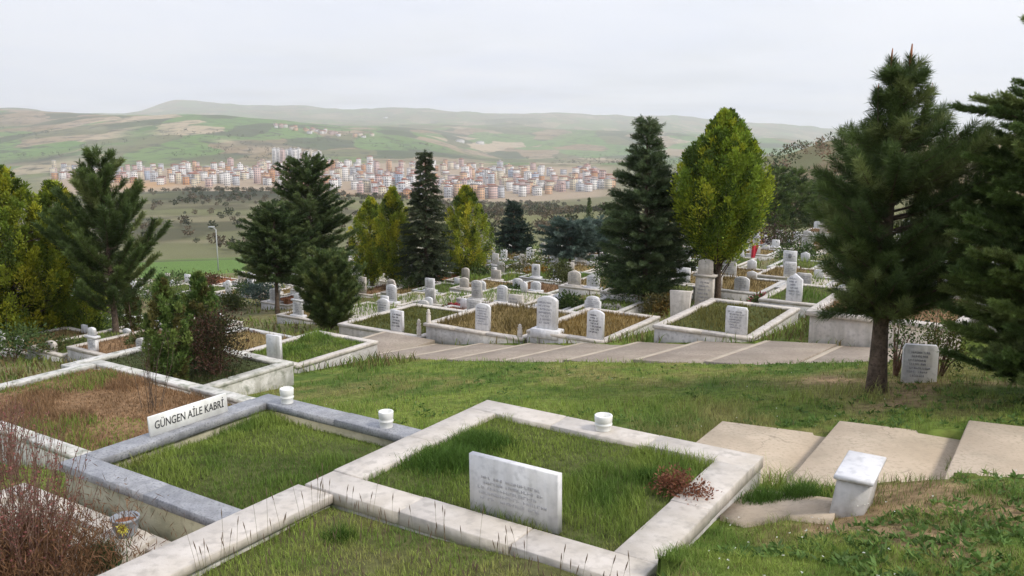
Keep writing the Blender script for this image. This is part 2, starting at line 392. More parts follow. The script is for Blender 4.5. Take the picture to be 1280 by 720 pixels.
def grave(label, s0, s1, r0, r1, zt, w=.16, cap=.07, capm='marble', wallm='marble2', depth=.7, over=.015, bed='grass', bedz=-.07,
          stones=(), posts=(), gh=(.04, .10), gd=900, group=None, mound=.04, cat='grave', gc=None, gmix=False):
    cx, cy = XY((s0 + s1) / 2, (r0 + r1) / 2)
    t = thing('grave', label, cat, (cx, cy, zt), TH, group)
    a, b_ = (s1 - s0) / 2, (r1 - r0) / 2
    m = MB()
    if math.hypot(cx, cy) < 22:      # kerb laid in slabs with open joints
        for sd_ in (0, 1):
            for (u0, u1, v0, v1) in ((-a, a, -b_, -b_ + w), (-a, a, b_ - w, b_)) if sd_ == 0 else ((-b_ + w + .003, b_ - w - .003, -a, -a + w), (-b_ + w + .003, b_ - w - .003, a - w, a)):
                ns = max(1, int(round((u1 - u0) / rng.uniform(.85, 1.15)))); e = np.linspace(u0, u1, ns + 1); e[1:-1] += rng.uniform(-.06, .06, ns - 1)
                for q_ in range(ns):
                    p0, p1 = e[q_] + (.0016 if q_ else 0), e[q_ + 1] - (.0016 if q_ < ns - 1 else 0); j_ = rng.uniform(-.003, .003, 2)
                    if sd_ == 0: m.box(p0, p1, v0 + j_[1], v1 + j_[1], -cap, j_[0], .007)
                    else: m.box(v0 + j_[1], v1 + j_[1], p0, p1, -cap, j_[0], .007)
    else: m.ring(-a, a, -b_, b_, w, -cap, 0)
    m.build('curb', MT[capm], t)
    m = MB(); m.ring(-a + over, a - over, -b_ + over, b_ - over, w - 2 * over, -depth, -cap - .001, .002); m.build('wall', MT[wallm], t)
    # bed
    m = MB(); iw = w - over
    nx, ny = max(4, int((2 * a) / .12)), max(4, int((2 * b_) / .12))
    gx, gy = np.meshgrid(np.linspace(-a + iw, a - iw, nx), np.linspace(-b_ + iw, b_ - iw, ny))
    wx = cx + gx * E1[0] + gy * E2[0]; wy = cy + gx * E1[1] + gy * E2[1]
    ed = np.clip(np.minimum(np.minimum(gx + a - iw, a - iw - gx), np.minimum(gy + b_ - iw, b_ - iw - gy)) / .35, 0, 1)
    hz = bedz + mound * ed + (fbm(wx, wy, .5, 5) - .5) * .05
    base = {'grass': np.array([.075, .085, .028]), 'brown': np.array([.21, .13, .07]), 'red': np.array([.26, .115, .055]), 'dry': np.array([.20, .145, .06]), 'gravel': np.array([.42, .38, .32]), 'ivy': np.array([.05, .06, .022])}[bed]
    col = base * (.75 + .5 * fbm(wx, wy, .4, 8).ravel()[:, None])
    idx = np.arange(nx * ny).reshape(ny, nx)
    q = np.stack([idx[:-1, :-1], idx[:-1, 1:], idx[1:, 1:], idx[1:, :-1]], -1).reshape(-1, 4)
    m.add(np.stack([gx.ravel(), gy.ravel(), hz.ravel()], 1), q, 0, col)
    if gd:
        n = int(gd * 4 * (a - iw) * (b_ - iw))
        p = np.stack([rng.uniform(-a + iw, a - iw, n), rng.uniform(-b_ + iw, b_ - iw, n)], 1)
        px_, py_ = cx + p[:, 0] * E1[0] + p[:, 1] * E2[0], cy + p[:, 0] * E1[1] + p[:, 1] * E2[1]
        e2 = np.clip(np.minimum(np.minimum(p[:, 0] + a - iw, a - iw - p[:, 0]), np.minimum(p[:, 1] + b_ - iw, b_ - iw - p[:, 1])) / .35, 0, 1)
        zz = bedz + mound * e2 - .01
        tuft = smooth(.5, .68, fbm(px_, py_, .7, 91))
        H = rng.uniform(*gh, n) * (.7 + 1.1 * tuft)
        gcol = turf(px_, py_) if gc is None else np.array(gc) * rng.uniform(.7, 1.3, (n, 1)) * (.8 + .4 * fbm(px_, py_, .3, 4)[:, None])
        if bed in ('brown', 'red', 'dry', 'ivy') and gc is None: gcol = base * rng.uniform(.6, 1.3, (n, 1))
        if gmix: mk = (smooth(.5, .62, fbm(px_, py_, .75, 17)) * rng.uniform(0, 1.3, n) > .5)[:, None]; gcol = np.where(mk, turf(px_, py_), gcol)
        gcol = gcol * rng.uniform(.75, 1.3, (n, 1))
        W = np.maximum(.005, .00075 * math.hypot(cx, cy)) * rng.uniform(.7, 1.3, n)
        m.blades(np.stack([p[:, 0], p[:, 1], zz], 1), H, W, rng.uniform(.1, .6, n), gcol, 1)
    m.build('grass_bed' if bed == 'grass' else 'plant_bed', [MT['bed'], MT['blade']], t)
    for st in stones: headstone(t, st, (s0 + s1) / 2, (r0 + r1) / 2)
    for (ps, pr, ph) in posts:
        m = MB(); k = .055
        m.lathe([(k, -.05), (k, ph * .55), (k * .7, ph * .6), (k * 1.05, ph * .72), (k * .6, ph * .8), (k * .75, ph * .9), (.012, ph)], 12, (ps - (s0 + s1) / 2, pr - (r0 + r1) / 2, 0))
        m.build('corner_finial', MT['marble'], t, smooth=False)
    FOOT.append((s0 + .06, s1 - .06, r0 + .06, r1 - .06, zt + bedz - .08))
    GRAVES.append(dict(o=t, s0=s0, s1=s1, r0=r0, r1=r1, z=zt))
    return t
def outline(kind, w, h):
    a = w / 2
    if kind == 'rect': return [(-a, 0), (a, 0), (a, h), (-a, h)]
    if kind == 'arch':
        k = h - a * .45
        return [(-a, 0), (a, 0), (a, k)] + [(a * math.cos(t), k + a * .45 * math.sin(t)) for t in np.linspace(.25, math.pi - .25, 9)] + [(-a, k)]
    if kind == 'shoulder':
        return [(-a, 0), (a, 0), (a, h * .72), (a * .8, h * .78), (a * .8, h * .84)] + [(a * .8 * math.cos(t), h * .84 + h * .16 * math.sin(t)) for t in np.linspace(.3, math.pi - .3, 7)] + [(-a * .8, h * .84), (-a * .8, h * .78), (-a, h * .72)]
    if kind == 'round':
        return [(-a, 0), (a, 0), (a, h * .9), (a * .88, h), (-a * .88, h), (-a, h * .9)]
    if kind == 'peak': return [(-a, 0), (a, 0), (a, h * .8), (0, h), (-a, h * .8)]
    if kind == 'taper': return [(-a * .75, 0), (a * .75, 0), (a, h), (-a, h * .98)]
def headstone(t, st, cs, cr):
    w, h, th = st.get('w', .45), st.get('h', .7), st.get('t', .07)
    yaw = st.get('yaw', rng.uniform(-.08, .08)); lean = st.get('lean', rng.uniform(-.04, .03))
    ls, lr = st['s'] - cs, st['r'] - cr; z0 = st.get('z', -.04)
    cy_, sy_ = math.cos(yaw), math.sin(yaw)
    def M(V):
        V = V.copy(); V[:, 1] -= V[:, 2] * lean
        x = V[:, 0] * cy_ - V[:, 1] * sy_; y = V[:, 0] * sy_ + V[:, 1] * cy_
        return np.stack([x + ls, y + lr, V[:, 2] + z0], 1)
    m = MB(); m.slab(outline(st.get('k', 'rect'), w, h), -th / 2, th / 2, .007, 0, M)
    if st.get('cap'):
        m.box(-w * .62, w * .62, -th * .9, th * .9, h - .001, h + .06, .01, 0, M=M)
        m.slab([(a_, b_ + h + .061) for a_, b_ in outline('arch', w * .8, st['cap'])], -th * .4, th * .4, .006, 0, M)
    if st.get('foot'):
        m.box(-w * .7, w * .7, -th * 1.3, th * 1.3, -.1, .10, .01, 0, M=M)
    hs = m.build('headstone', MT[st.get('m', 'stone')], t)
    ni = st.get('insc', 0)
    if ni:
        m = MB(); top = h * st.get('top', .86); dz = (top - h * .22) / ni
        for i in range(ni):
            z = top - i * dz; x = -w * .40 + rng.uniform(0, .06); xe = w * .40 - rng.uniform(0, .12)
            while x < xe:
                lw = rng.uniform(.012, .024) * min(1, w / .45); lh = min(.045, dz * .55)
                if rng.random() < .9:
                    # each glyph: an upright with one or two cross strokes
                    sw = max(.005, lw * .28)
                    m.box(x, x + sw, -th / 2 - .003, -th / 2 - .0005, z - lh, z, .0004, M=M)
                    zz = z - lh * rng.choice([0, .45, .85]); m.box(x + sw, x + lw, -th / 2 - .003, -th / 2 - .0005, zz - lh * .2, zz, .0004, M=M)
                    if rng.random() < .5: m.box(x + lw - sw, x + lw, -th / 2 - .0034, -th / 2 - .0005, z - lh, z - lh * rng.uniform(0, .4), .0004, M=M)
                x += lw + rng.uniform(.005, .009)
        if m.n: m.build('inscription', MT[st.get('ink', 'inkgrey')], hs)
    if st.get('photo'):
        m = MB(); k = 14
        pr = [(.07 * math.cos(a), h * .72 + .09 * math.sin(a)) for a in np.linspace(0, 2 * math.pi, k, endpoint=False)]
        m.slab(pr, -th / 2 - .006, -th / 2 - .0006, .001, 0, M); m.build('portrait_oval', MT['grey'], hs)
    return hs
# ------------------------------------------------------------------ graves by the camera
g1 = grave('large white marble grave in front, bright green grass and faint headstone at its near kerb', .02, 2.66, -2.34, 0, -2.6, .29, .10, 'marble', 'marble2', .45, .012,
      'grass', -.05, [dict(s=1.6, r=-1.97, w=.70, h=.41, t=.06, k='rect', insc=5, ink='inkfaint', yaw=0, lean=.02, top=.68, m='stone', z=-.03)], gh=(.03, .085), gd=5200, mound=.02)
FOOT.append((0, 2.71, -2.40, .0, -2.74))
g2 = grave('grey marble family grave of green grass with a white name plate on its left curb', -2.32, 0.0, -2.86, -.6, -2.78, .23, .075, 'grey', 'plaster', .75, .035,
      'grass', -.17, gh=(.03, .09), gd=4500, mound=.09)
def text_mesh(body, size, ext, shear=0):
    cu = bpy.data.curves.new('lettering', 'FONT'); cu.body = body; cu.size = size; cu.extrude = ext; cu.shear = shear
    cu.align_x = 'CENTER'; cu.align_y = 'CENTER'; cu.resolution_u = 3
    ob = bpy.data.objects.new('lettering', cu); COL.objects.link(ob)
    bpy.context.view_layer.update()
    me = bpy.data.meshes.new_from_object(ob.evaluated_get(bpy.context.evaluated_depsgraph_get()))
    bpy.data.objects.remove(ob); return me
m = MB(); m.box(-.425, .425, -.012, .012, 0, .185, .003)
pl = m.build('name_plate', MT['white'], g2)
pl.location = (-1.04, .08, .002); pl.rotation_euler = (math.radians(-4), 0, math.pi / 2)
tm = text_mesh('GÜNGEN AİLE KABRİ', .105, .0015, .12); tm.name = 'lettering'
xs = [v.co.x for v in tm.vertices]; k = .76 / (max(xs) - min(xs))
for v in tm.vertices: v.co.x *= k; v.co.y *= 1.0
tm.materials.clear(); tm.materials.append(MT['ink'])
lt = bpy.data.objects.new('lettering', tm); COL.objects.link(lt); lt.parent = pl; lt.location = (0, -.0142, .092); lt.rotation_euler = (math.pi / 2, 0, 0)

# grave nearest the camera: three kerb bars, shares its back with the white grave
cx, cy = XY(1.5, -3.8)
g3 = thing('grave', 'nearest grave, long untrimmed grass inside white marble kerbs, cut by the bottom edge', 'grave', (cx, cy, -2.62), TH)
m = MB()
m.box(-1.55, -1.20, -1.6, 1.458, -.07, 0, .008); m.box(1.25, 1.55, -1.6, 1.2, -.07, 0, .008); m.box(-1.199, 1.249, -1.6, -1.3, -.07, 0, .008)
m.build('curb', MT['marble'], g3)
m = MB(); m.box(-1.53, -1.23, -1.58, 1.456, -.7, -.071, .002); m.box(1.27, 1.53, -1.58, 1.19, -.5, -.071, .002); m.box(-1.229, 1.269, -1.58, -1.32, -.5, -.071, .002)
m.build('wall', MT['roughwall'], g3)
m = MB(); gx, gy = np.meshgrid(np.linspace(-1.23, 1.27, 24), np.linspace(-1.32, 1.456, 26)); idx = np.arange(24 * 26).reshape(26, 24)
hz = -.15 + .10 * fbm(gx + 40, gy, .9, 2) + .06 * smooth(-1.0, 1.0, gx)
m.add(np.stack([gx.ravel(), gy.ravel(), hz.ravel()], 1), np.stack([idx[:-1, :-1], idx[:-1, 1:], idx[1:, 1:], idx[1:, :-1]], -1).reshape(-1, 4), 0, np.tile([.10, .10, .04], (gx.size, 1)))
n = 46000; p = np.stack([rng.uniform(-1.22, 1.26, n), rng.uniform(-1.3, 1.45, n)], 1)
wx, wy = cx + p[:, 0] * E1[0] + p[:, 1] * E2[0], cy + p[:, 0] * E1[1] + p[:, 1] * E2[1]
tf = smooth(.45, .7, fbm(wx, wy, .8, 12))
m.blades(np.stack([p[:, 0], p[:, 1], np.full(n, -.13) + .06 * smooth(-1, 1, p[:, 0])], 1), rng.uniform(.06, .15, n) * (.55 + 1.3 * tf), rng.uniform(.003, .006, n), rng.uniform(.1, .6, n), turf(wx, wy) * 1.25 * rng.uniform(.7, 1.4, (n, 1)), 1)
# seed heads
n = 260; p = np.stack([rng.uniform(-1.2, 1.2, n), rng.uniform(.2, 1.4, n)], 1)
for i in range(n):
    h = rng.uniform(.22, .42); lx, ly = rng.uniform(-.05, .05, 2)
    a = np.array([p[i, 0], p[i, 1], -.2]); b_ = a + [lx * .5, ly * .5, h * .6]; c_ = a + [lx, ly, h]; d_ = c_ + [lx * .3, ly * .3, .06]
    m.tube([a, b_, c_], [.0012, .001, .001], 3, 1, (.22, .19, .09), False)
    m.tube([c_, (c_ + d_) / 2, d_], [.0015, .0042, .001], 4, 1, (.20, .145, .10), False)
m.build('grass_bed', [MT['bed'], MT['blade']], g3)
FOOT.append((.06, 2.95, -5.3, -2.2, -2.95))

g4 = grave('grave filled with brown heather, rough whitish kerb, at the left behind the red twigged bush', -6.6, -2.37, -2.05, .2, -3.24, .17, .06, 'roughwall', 'roughwall', .7, .01,
      'brown', -.10, gh=(.03, .09), gd=2600, mound=.13, gc=(.25, .155, .082), gmix=True)
x5, y5 = XY(-1.35, -4.25)
g5 = grave('low grave of pale gravel and dry bush at the bottom left corner', -2.75, -.14, -5.6, -2.92, -3.03, .17, .06, 'marble', 'marble2', .4, .012, 'gravel', -.05, gh=(.03, .1), gd=120, group='graves around the lawn and along the path', mound=.03)
FOOT.append((-2.75, .0, -5.9, -2.74, -3.14))
m6 = grave('rough plastered raised grave planted with dark shrubs, beside the lawn', -9.3, -6.2, 1.15, 3.35, -3.95, .2, .06, 'roughwall', 'roughwall', .6, .01,
      'ivy', -.06, gh=(.04, .1), gd=500, mound=.05)
m5 = grave('white grave with lush green grass and narrow blank headstone, left end of the brick path', -9.2, -7.45, 4.6, 6.85, -4.5, .16, .07, 'marble', 'marble2', .6, .02,
      'grass', -.06, [dict(s=-8.2, r=4.72, w=.34, h=.50, t=.07, k='rect', yaw=.1)], gh=(.05, .14), gd=1500)
R0 = 9.5
grave('white walled grave with small lettered square headstone, first at left above the brick path', -11.2, -8.5, R0, 12.6, -5.115, .17, .07, 'marble', 'marble', .7, .025, 'grass', -.07,
      [dict(s=-9.37, r=R0 + .2, w=.40, h=.56, k='rect', insc=5, ink='ink')], [(-8.6, R0 + .09, .42)], gh=(.05, .12), gd=500, gc=(.13, .13, .035))
grave('white walled grave with dry weeds and an arched lettered headstone, second along the brick path', -8.4, -5.6, R0, 12.6, -4.755, .17, .07, 'marble', 'marble2', .7, .05, 'dry', -.07,
      [dict(s=-6.8, r=R0 + .2, w=.40, h=.66, k='arch', insc=7, ink='inkgrey')], [(-5.72, R0 + .09, .30), (-8.3, R0 + .09, .34)], gh=(.06, .2), gd=420, gc=(.17, .13, .05))
grave('white grave of orange brown dry grass with two lettered arched headstones above the brick path', -5.5, -3.58, R0, 12.4, -4.545, .16, .07, 'marble', 'marble2', .6, .02, 'dry', -.07,
      [dict(s=-5.05, r=R0 + .15, w=.48, h=.82, t=.12, k='arch', insc=7, ink='inkgrey', foot=1), dict(s=-3.85, r=R0 + .12, w=.40, h=.66, k='arch', insc=7, ink='ink')], gh=(.08, .22), gd=520, gc=(.22, .15, .05))
grave('wide white grave of olive grass with single square lettered headstone above the brick path', -2.5, -.46, R0, 12.8, -4.05, .17, .07, 'marble', 'marble2', .6, .03, 'grass', -.07,
      [dict(s=-.84, r=R0 + .2, w=.43, h=.57, k='round', insc=7, ink='inkgrey')], gh=(.05, .12), gd=500, gc=(.15, .14, .04))
grave('long white walled grave terrace behind the pine trunk', .5, 3.1, R0, 12.8, -3.4, .2, .09, 'marble', 'marble', 1.1, .06, 'brown', -.08,
      [dict(s=1.7, r=12.4, w=.5, h=.7, k='arch'), dict(s=2.6, r=12.4, w=.5, h=.6, k='rect')], gh=(.05, .12), gd=260)
grave('white walled grave at the far right behind the lawn, mostly hidden by needles', 3.35, 6.2, R0 + .3, 12.8, -3.1, .2, .09, 'marble', 'marble', 1.2, .06, 'dry', -.08,
      [dict(s=4.7, r=12.4, w=.5, h=.75, k='arch', insc=5)], gh=(.1, .25), gd=260)
NEARG = len(GRAVES)

# ------------------------------------------------------------------ the rows behind
RNAME = {13.6: 'first', 17.3: 'second', 21.2: 'third', 25.4: 'fourth', 29.8: 'fifth', 34.6: 'sixth', 39.8: 'seventh', 45.4: 'eighth', 51.4: 'ninth', 57.6: 'tenth'}
SD = {'rect': 'square', 'arch': 'arched', 'shoulder': 'shouldered', 'round': 'rounded', 'peak': 'pointed', 'taper': 'leaning'}
BD = {'grass': 'green grass', 'brown': 'brown plants', 'red': 'reddish soil', 'dry': 'dry grass', 'gravel': 'pale gravel', 'ivy': 'dark ivy'}
PROC = []
grng = np.random.default_rng(23)
def proc_row(r, sA, sB, rowtxt):
    s = sA
    while s < sB:
        wd = float(grng.choice([1.25, 1.5, 2.0, 2.5], p=[.3, .3, .25, .15])) * grng.uniform(.9, 1.1)
        s0, s1 = s, s + wd; s = s1 + float(grng.choice([.12, .45, .9], p=[.45, .35, .2]))
        dp = grng.uniform(2.1, 2.7); rr = r + grng.uniform(-.15, .3)
        skip = grng.random() < .10
        x, y = XY((s0 + s1) / 2, rr + dp / 2); zg = float(Znear_sr(s1, rr)); px, py, d = proj(x, y, zg)
        kinds = grng.choice(['rect', 'arch', 'shoulder', 'round', 'peak'], p=[.44, .28, .06, .17, .05])
        bed = str(grng.choice(['grass', 'brown', 'red', 'dry', 'gravel', 'ivy'], p=[.38, .1, .14, .18, .1, .1]))
        capm = str(grng.choice(['marble', 'marble', 'marble2', 'grey', 'roughwall'], p=[.35, .25, .25, .07, .08]))
        hh = grng.uniform(.42, .78); hw = min(wd * .5, grng.uniform(.36, .52)); two = wd > 1.9 and grng.random() < .5
        capx = .2 if grng.random() < .07 else 0; hat = grng.random() < .5
        if skip or ('lower left' in rowtxt and grng.random() < .35) or (px < 335 and py < 347) or (px < 700 and py < 312) or px < -90 or px > 1340 or d > 78 or y < 5: continue
        zt = zg + grng.uniform(.10, .22)
        far = d > 43
        st = [dict(s=(s0 + wd * .3 if two else (s0 + s1) / 2 + grng.uniform(-.15, .15)), r=rr + .17, w=hw, h=hh, k=str(kinds), t=.09, insc=0 if far else 6, ink='inkgrey', cap=capx, foot=hat, photo=(not far and grng.random() < .12), m=str(grng.choice(['stone', 'marble', 'marble2'])))]
        if two: st.append(dict(s=s0 + wd * .7, r=rr + .17, w=hw, h=hh * .9, k=str(kinds), t=.08, insc=0 if far else 5, foot=hat))
        if grng.random() < .5: st.append(dict(s=(s0 + s1) / 2, r=rr + dp - .12, w=hw * .7, h=hh * .55, k=str(grng.choice(['arch', 'rect', 'peak'])), t=.08))
        if 'lower left' in rowtxt: st = [dict(q, h=q['h'] * .62, w=q['w'] * .8) for q in st]
        t = grave('', s0, s1, rr, rr + dp, zt, .13, .07, capm, 'marble2' if capm != 'roughwall' else capm, .75, .012, bed, -.06, st, gh=(.06, .2), gd=(0 if d > 60 else 90 if far else 170))
        cu = {'marble': 'white', 'marble2': 'off-white', 'grey': 'grey', 'roughwall': 'rough plastered'}[capm]
        if far: lab = 'small pale grave with upright stone in the farthest cemetery terraces'
        else: lab = '%s grave of %s with %s %s, %s' % (cu, BD[bed], ('twin ' if two else '') + ('capped ' if capx else '') + SD[str(kinds)], 'headstones' if two else 'headstone', rowtxt)
        PROC.append([px, lab, t, far])
for r, nm in RNAME.items():
    lo, hi = -75, 26
    proc_row(r, (-19 if r < 17 else -24 if r < 21 else lo) + grng.uniform(0, 1), hi, nm + ' row behind the path')
for r, nm in ((1.2, 'lower left front row'), (5.0, 'lower left middle row'), (8.9, 'lower left back row')):
    proc_row(r, -34 + grng.uniform(0, 1), {1.2: -11.5, 5.0: -12.2, 8.9: -14.2}[r], nm)
def dedupe(items, grpfar=None):
    by = {}
    for it in items: by.setdefault(it[1], []).append(it)
    for lab, L in by.items():
        L.sort(key=lambda q: q[0])
        n = len(L)
        for i, it in enumerate(L):
            if it[3]: it[2]['label'] = lab; it[2]['group'] = grpfar; continue
            pre = '' if n == 1 else ('left ' if i == 0 else 'right ') if n == 2 else ('leftmost ' if i == 0 else 'rightmost ' if i == n - 1 else ['second', 'third', 'fourth', 'fifth', 'sixth', 'seventh', 'eighth', 'ninth', 'tenth'][min(i - 1, 8)] + ' from left ')
            it[2]['label'] = pre + lab
for it in PROC:
    it[2]['category'] = 'grave'
    if not it[3]: it[2]['group'] = 'graves in the rows behind the brick path'
dedupe(PROC, 'graves on the farthest terraces')
for i in range(NEARG): GRAVES[i]['o']['group'] = 'graves around the lawn and along the path'
g3['group'] = 'graves around the lawn and along the path'

# ------------------------------------------------------------------ small things on and by the graves
def cup(s, r, z, label, rr=.07, h=.15):
    x, y = XY(s, r); m = MB()
    m.lathe([(rr * .86, 0), (rr * .86, h * .30), (rr * .98, h * .36), (rr * .98, h * .44), (rr * .84, h * .50), (rr * .95, h * .58), (rr, h * .96), (rr * .95, h), (rr * .78, h), (rr * .74, h * .6)], 28)
    o = m.build('water_cup', MT['white'], None, (x, y, z + .001), True)
    for p in o.data.polygons: p.use_smooth = True
    return tag(o, label, 'cup', 'turned white cups on the kerbs')
cup(-1.92, -.715, -2.78, 'white turned stone cup on the grey kerb, nearest its back corner')
cup(-.62, -.715, -2.78, 'white turned stone cup where the grey kerb meets the white kerb')
cup(1.32, -.14, -2.6, 'white turned stone cup on the back kerb of the front white grave', .078, .13)
# leaning block by the stairs
x, y = XY(3.48, -.72)
t = thing('marble_block', 'short white marble block leaning beside the concrete steps', 'marble block', (x, y, -2.52), TH)
def MM(V):
    V = V.copy(); q = V[:, 2].copy(); V[:, 1] += q * .28; V[:, 0] += q * .10; V[:, 2] += V[:, 1] * .10; return V
m = MB(); m.box(-.105, .105, -.17, .17, -.12, .21, .01, M=MM); m.build('body', MT['marble2'], t)
m = MB(); m.box(-.125, .125, -.20, .20, .211, .245, .008, M=MM); m.build('cap_slab', MT['stone'], t)
# old headstone alone on the lawn
p = at(1148, 478)
t = thing('headstone', 'worn tilted headstone standing alone in the lawn right of the pine trunk', 'headstone', (p[0], p[1], p[2]), math.radians(-14))
hs = headstone(t, dict(s=0, r=0, w=.39, h=.52, t=.07, k='round', insc=7, ink='inkgrey', yaw=0, lean=-.06, m='stone', z=-.06), 0, 0)

x, y = XY(-3.25, 12.75); t = thing('headstone', 'blank white headstone without lettering behind the brown grass grave by the path', 'headstone', (x, y, float(Z(x, y))), TH)
headstone(t, dict(s=0, r=0, w=.52, h=.95, t=.1, k='taper', lean=-.05, m='marble', z=-.1), 0, 0)
x, y = XY(-3.95, 16.2); t = thing('headstone', 'tall two tiered white headstone left of the flame shaped cypress trunk', 'headstone', (x, y, float(Z(x, y))), TH)
headstone(t, dict(s=0, r=0, w=.5, h=.95, t=.14, k='rect', insc=6, cap=.42, m='marble', z=-.05, foot=1), 0, 0)
# ------------------------------------------------------------------ stairs, path, slabs
CUTS = []   # (s0, s1, r0, r1) without turf
def step(name, s0, s1, r0, r1, z, mat, cat, label, edge=None, th=.3, shear=0, tilt=0):
    x, y = XY((s0 + s1) / 2, (r0 + r1) / 2); a, b_ = (s1 - s0) / 2, (r1 - r0) / 2
    def MS(V):
        V = V.copy(); V[:, 1] += shear * V[:, 0]; V[:, 2] += -tilt * V[:, 1] + (.085 if tilt else 0) * V[:, 0]; return V
    m = MB(); m.box(-a, a, -b_, b_, -th, 0, .012, 0, M=MS)
    if edge: m.box(-a + .012, -a + .11, -b_ + .012, b_ - .012, -.02, .004, .001, 1, M=MS)
    o = m.build(name, [MT[mat], MT['nosing']], None, (x, y, z)); o.rotation_euler = (0, 0, TH)
    o['kind'] = 'structure'; o['label'] = label; o['category'] = cat
    CUTS.append((s0, s1, r0, r1)); FOOT.append((s0 - .06, s1 + .06, r0 + .05, r1 - .05, z - .08 - tilt * 1.5)); return o
for i, (s0, z) in enumerate(((1.80, -2.9), (2.86, -2.75), (3.91, -2.6), (4.96, -2.45), (6.0, -2.3))):
    step('stairs', s0, s0 + 1.046, (-.19 if i else .0) + .185 * i, 1.56 + .185 * i, z, 'concrete', 'stairs',
         'tan concrete step beside the front white grave, %s from the left' % ['first', 'second', 'third', 'fourth', 'fifth'][i], shear=.175)
step('stairs', -.55, .05, -.25, .35, -3.02, 'concrete', 'stairs', 'small tan concrete slab behind the cup on the grey kerb')
step('path', -9.6, -8.0, 6.9, 9.44, -5.1, 'path', 'path', 'brown paved landing at the lower left end of the path', True)
s = -8.0; i = 0
while s < 6.5:
    zc = float(Znear_sr(s + .65, 7.9)) - .01
    if s > .3: zc = min(zc, -3.74)
    rf = 6.35 + .12 * math.sin(i * 1.7) + max(0, (-3.5 - s)) * .08
    step('path', s, s + 1.297, rf, 9.44, zc, 'path', 'path', 'brown paved tread of the stepped path behind the lawn', True, .4, tilt=.105)
    s += 1.3; i += 1
FOOT.append((.3, 6.6, 9.3, 9.66, -4.02))
# sloping pad before the stairs
p = at(980, 634); ss, rr = SR(p[0], p[1])
pts = [SR(*at(a, b)[:2]) for a, b in ((900, 650), (935, 617), (990, 621), (1050, 630), (1040, 656), (985, 650), (930, 660))]
m = MB(); k = len(pts); base = [(a, b, float(Z(*XY(a, b), False))) for a, b in pts]
V = [(XY(a, b)[0], XY(a, b)[1], z - .1) for a, b, z in base] + [(XY(a, b)[0], XY(a, b)[1], z + .035) for a, b, z in base]
m.add(V, [np.array([[j, (j + 1) % k, k + (j + 1) % k, k + j] for j in range(k)]), np.arange(k, 2 * k)])
o = m.build('path', MT['concrete']); o['kind'] = 'structure'; o['label'] = 'broken tan concrete pad between the front grave and the leaning block'; o['category'] = 'path'
PAD = np.array(pts)

for qx, qy, qr in ((1120, 612, .30), (1180, 622, .35), (1240, 632, .4), (1110, 668, .22), (1165, 690, .3), (1060, 655, .2), (1130, 505, .5), (1040, 475, .5)):
    p = at(qx, qy); BROWN.append((p[0], p[1], qr))
# ------------------------------------------------------------------ ground sheet (polar grid)
az = np.concatenate([np.linspace(-180, -50, 40)[:-1], np.linspace(-50, 50, 520), np.linspace(50, 180, 40)[1:]])
az = np.radians(az)
rad = np.concatenate([np.linspace(.4, 3, 12)[:-1], np.geomspace(3, 80, 330)[:-1], np.geomspace(80, 900, 110)[:-1], np.geomspace(900, 3600, 150)[:-1], np.geomspace(3600, 15500, 70)])
A, Rr = np.meshgrid(az, rad)
X = (Rr * np.sin(A)).ravel(); Y = (Rr * np.cos(A)).ravel()
ZZ = Z(X, Y)
PXg, PYg, Dg = 640 + F * (X / np.maximum(Y, 1e-3)), None, np.hypot(X, Y)
def blob(px, D, cx, cd, wx, wd):
    return np.exp(-((px - cx) / wx) ** 2 - (np.log(np.maximum(D, 1) / cd) / wd) ** 2)
tint = turf(X, Y) * np.array([.80, .76, .78]) * .82
bq = brownish(X, Y)[:, None]
tint = tint * (1 - bq) + np.array([.27, .185, .105]) * bq
s_, r_ = SR(X, Y)
cem = (smooth(9, 13, r_) + smooth(-9, -12, s_)).clip(0, 1)[:, None] * (1 - smooth(58, 75, Y))[:, None]
soil = np.array([.20, .155, .10]) * (.7 + .6 * fbm(X, Y, 1.3, 40)[:, None])
tint = tint * (1 - cem * .55) + soil * cem * .55
w = smooth(58, 95, Dg)[:, None]
n1 = fbm(X, Y, 170, 61)[:, None]; n2 = fbm(X, Y, 45, 62)[:, None]
far = np.array([.105, .105, .055]) * (1 - n1) * 1.4 + np.array([.135, .135, .06]) * n1 * 1.2
far = far * (.75 + .5 * n2)
field = (.92 - .45 * smooth(4200, 6500, Dg)) * smooth(1700, 2300, Dg) * smooth(.30, .5, fbm(X, Y, 900, 63) + .12)
scrub = .95 * smooth(110, 260, Dg) * smooth(.25, .5, fbm(X, Y, 330, 64))
def paint(mask, c, k=1.0):
    global far
    mm = np.clip(mask * k, 0, 1)[:, None]; far = far * (1 - mm) + np.array(c) * mm
G = (.085, .17, .04)
wob = (fbm(X, Y, 260, 77) - .5)
paint((np.abs(PXg - 235) < 66) & (Dg > 64) & (Dg < 215), (.115, .185, .05), 1.0)
scrub = np.where((np.abs(PXg - 235) < 66) & (Dg > 64) & (Dg < 215), 0, scrub)
paint(blob(PXg, Dg, 260, 300, 110, .25), (.13, .13, .065), .8)
paint(blob(PXg, Dg, 300, 620, 95, .2), (.05, .055, .036), 1.4)              # dark wooded foot of the valley
strip = smooth(.5, .6, vn(X * .35 + Y * .1, Y, 26, 44)) * (Dg > 205) * (1 - smooth(480, 600, Dg)) * (PXg < 700)
paint(strip, (.24, .20, .13), .5)
paint(smooth(.52, .66, fbm(X, Y, 38, 46)) * (Dg > 205) * (1 - smooth(520, 650, Dg)) * (PXg < 720), (.075, .07, .042), .8)
paint(blob(PXg, Dg, 700, 640, 90, .45), (.13, .125, .06), 1.0)
paint(blob(PXg, Dg, 660, 330, 120, .4), (.17, .17, .07), .8)
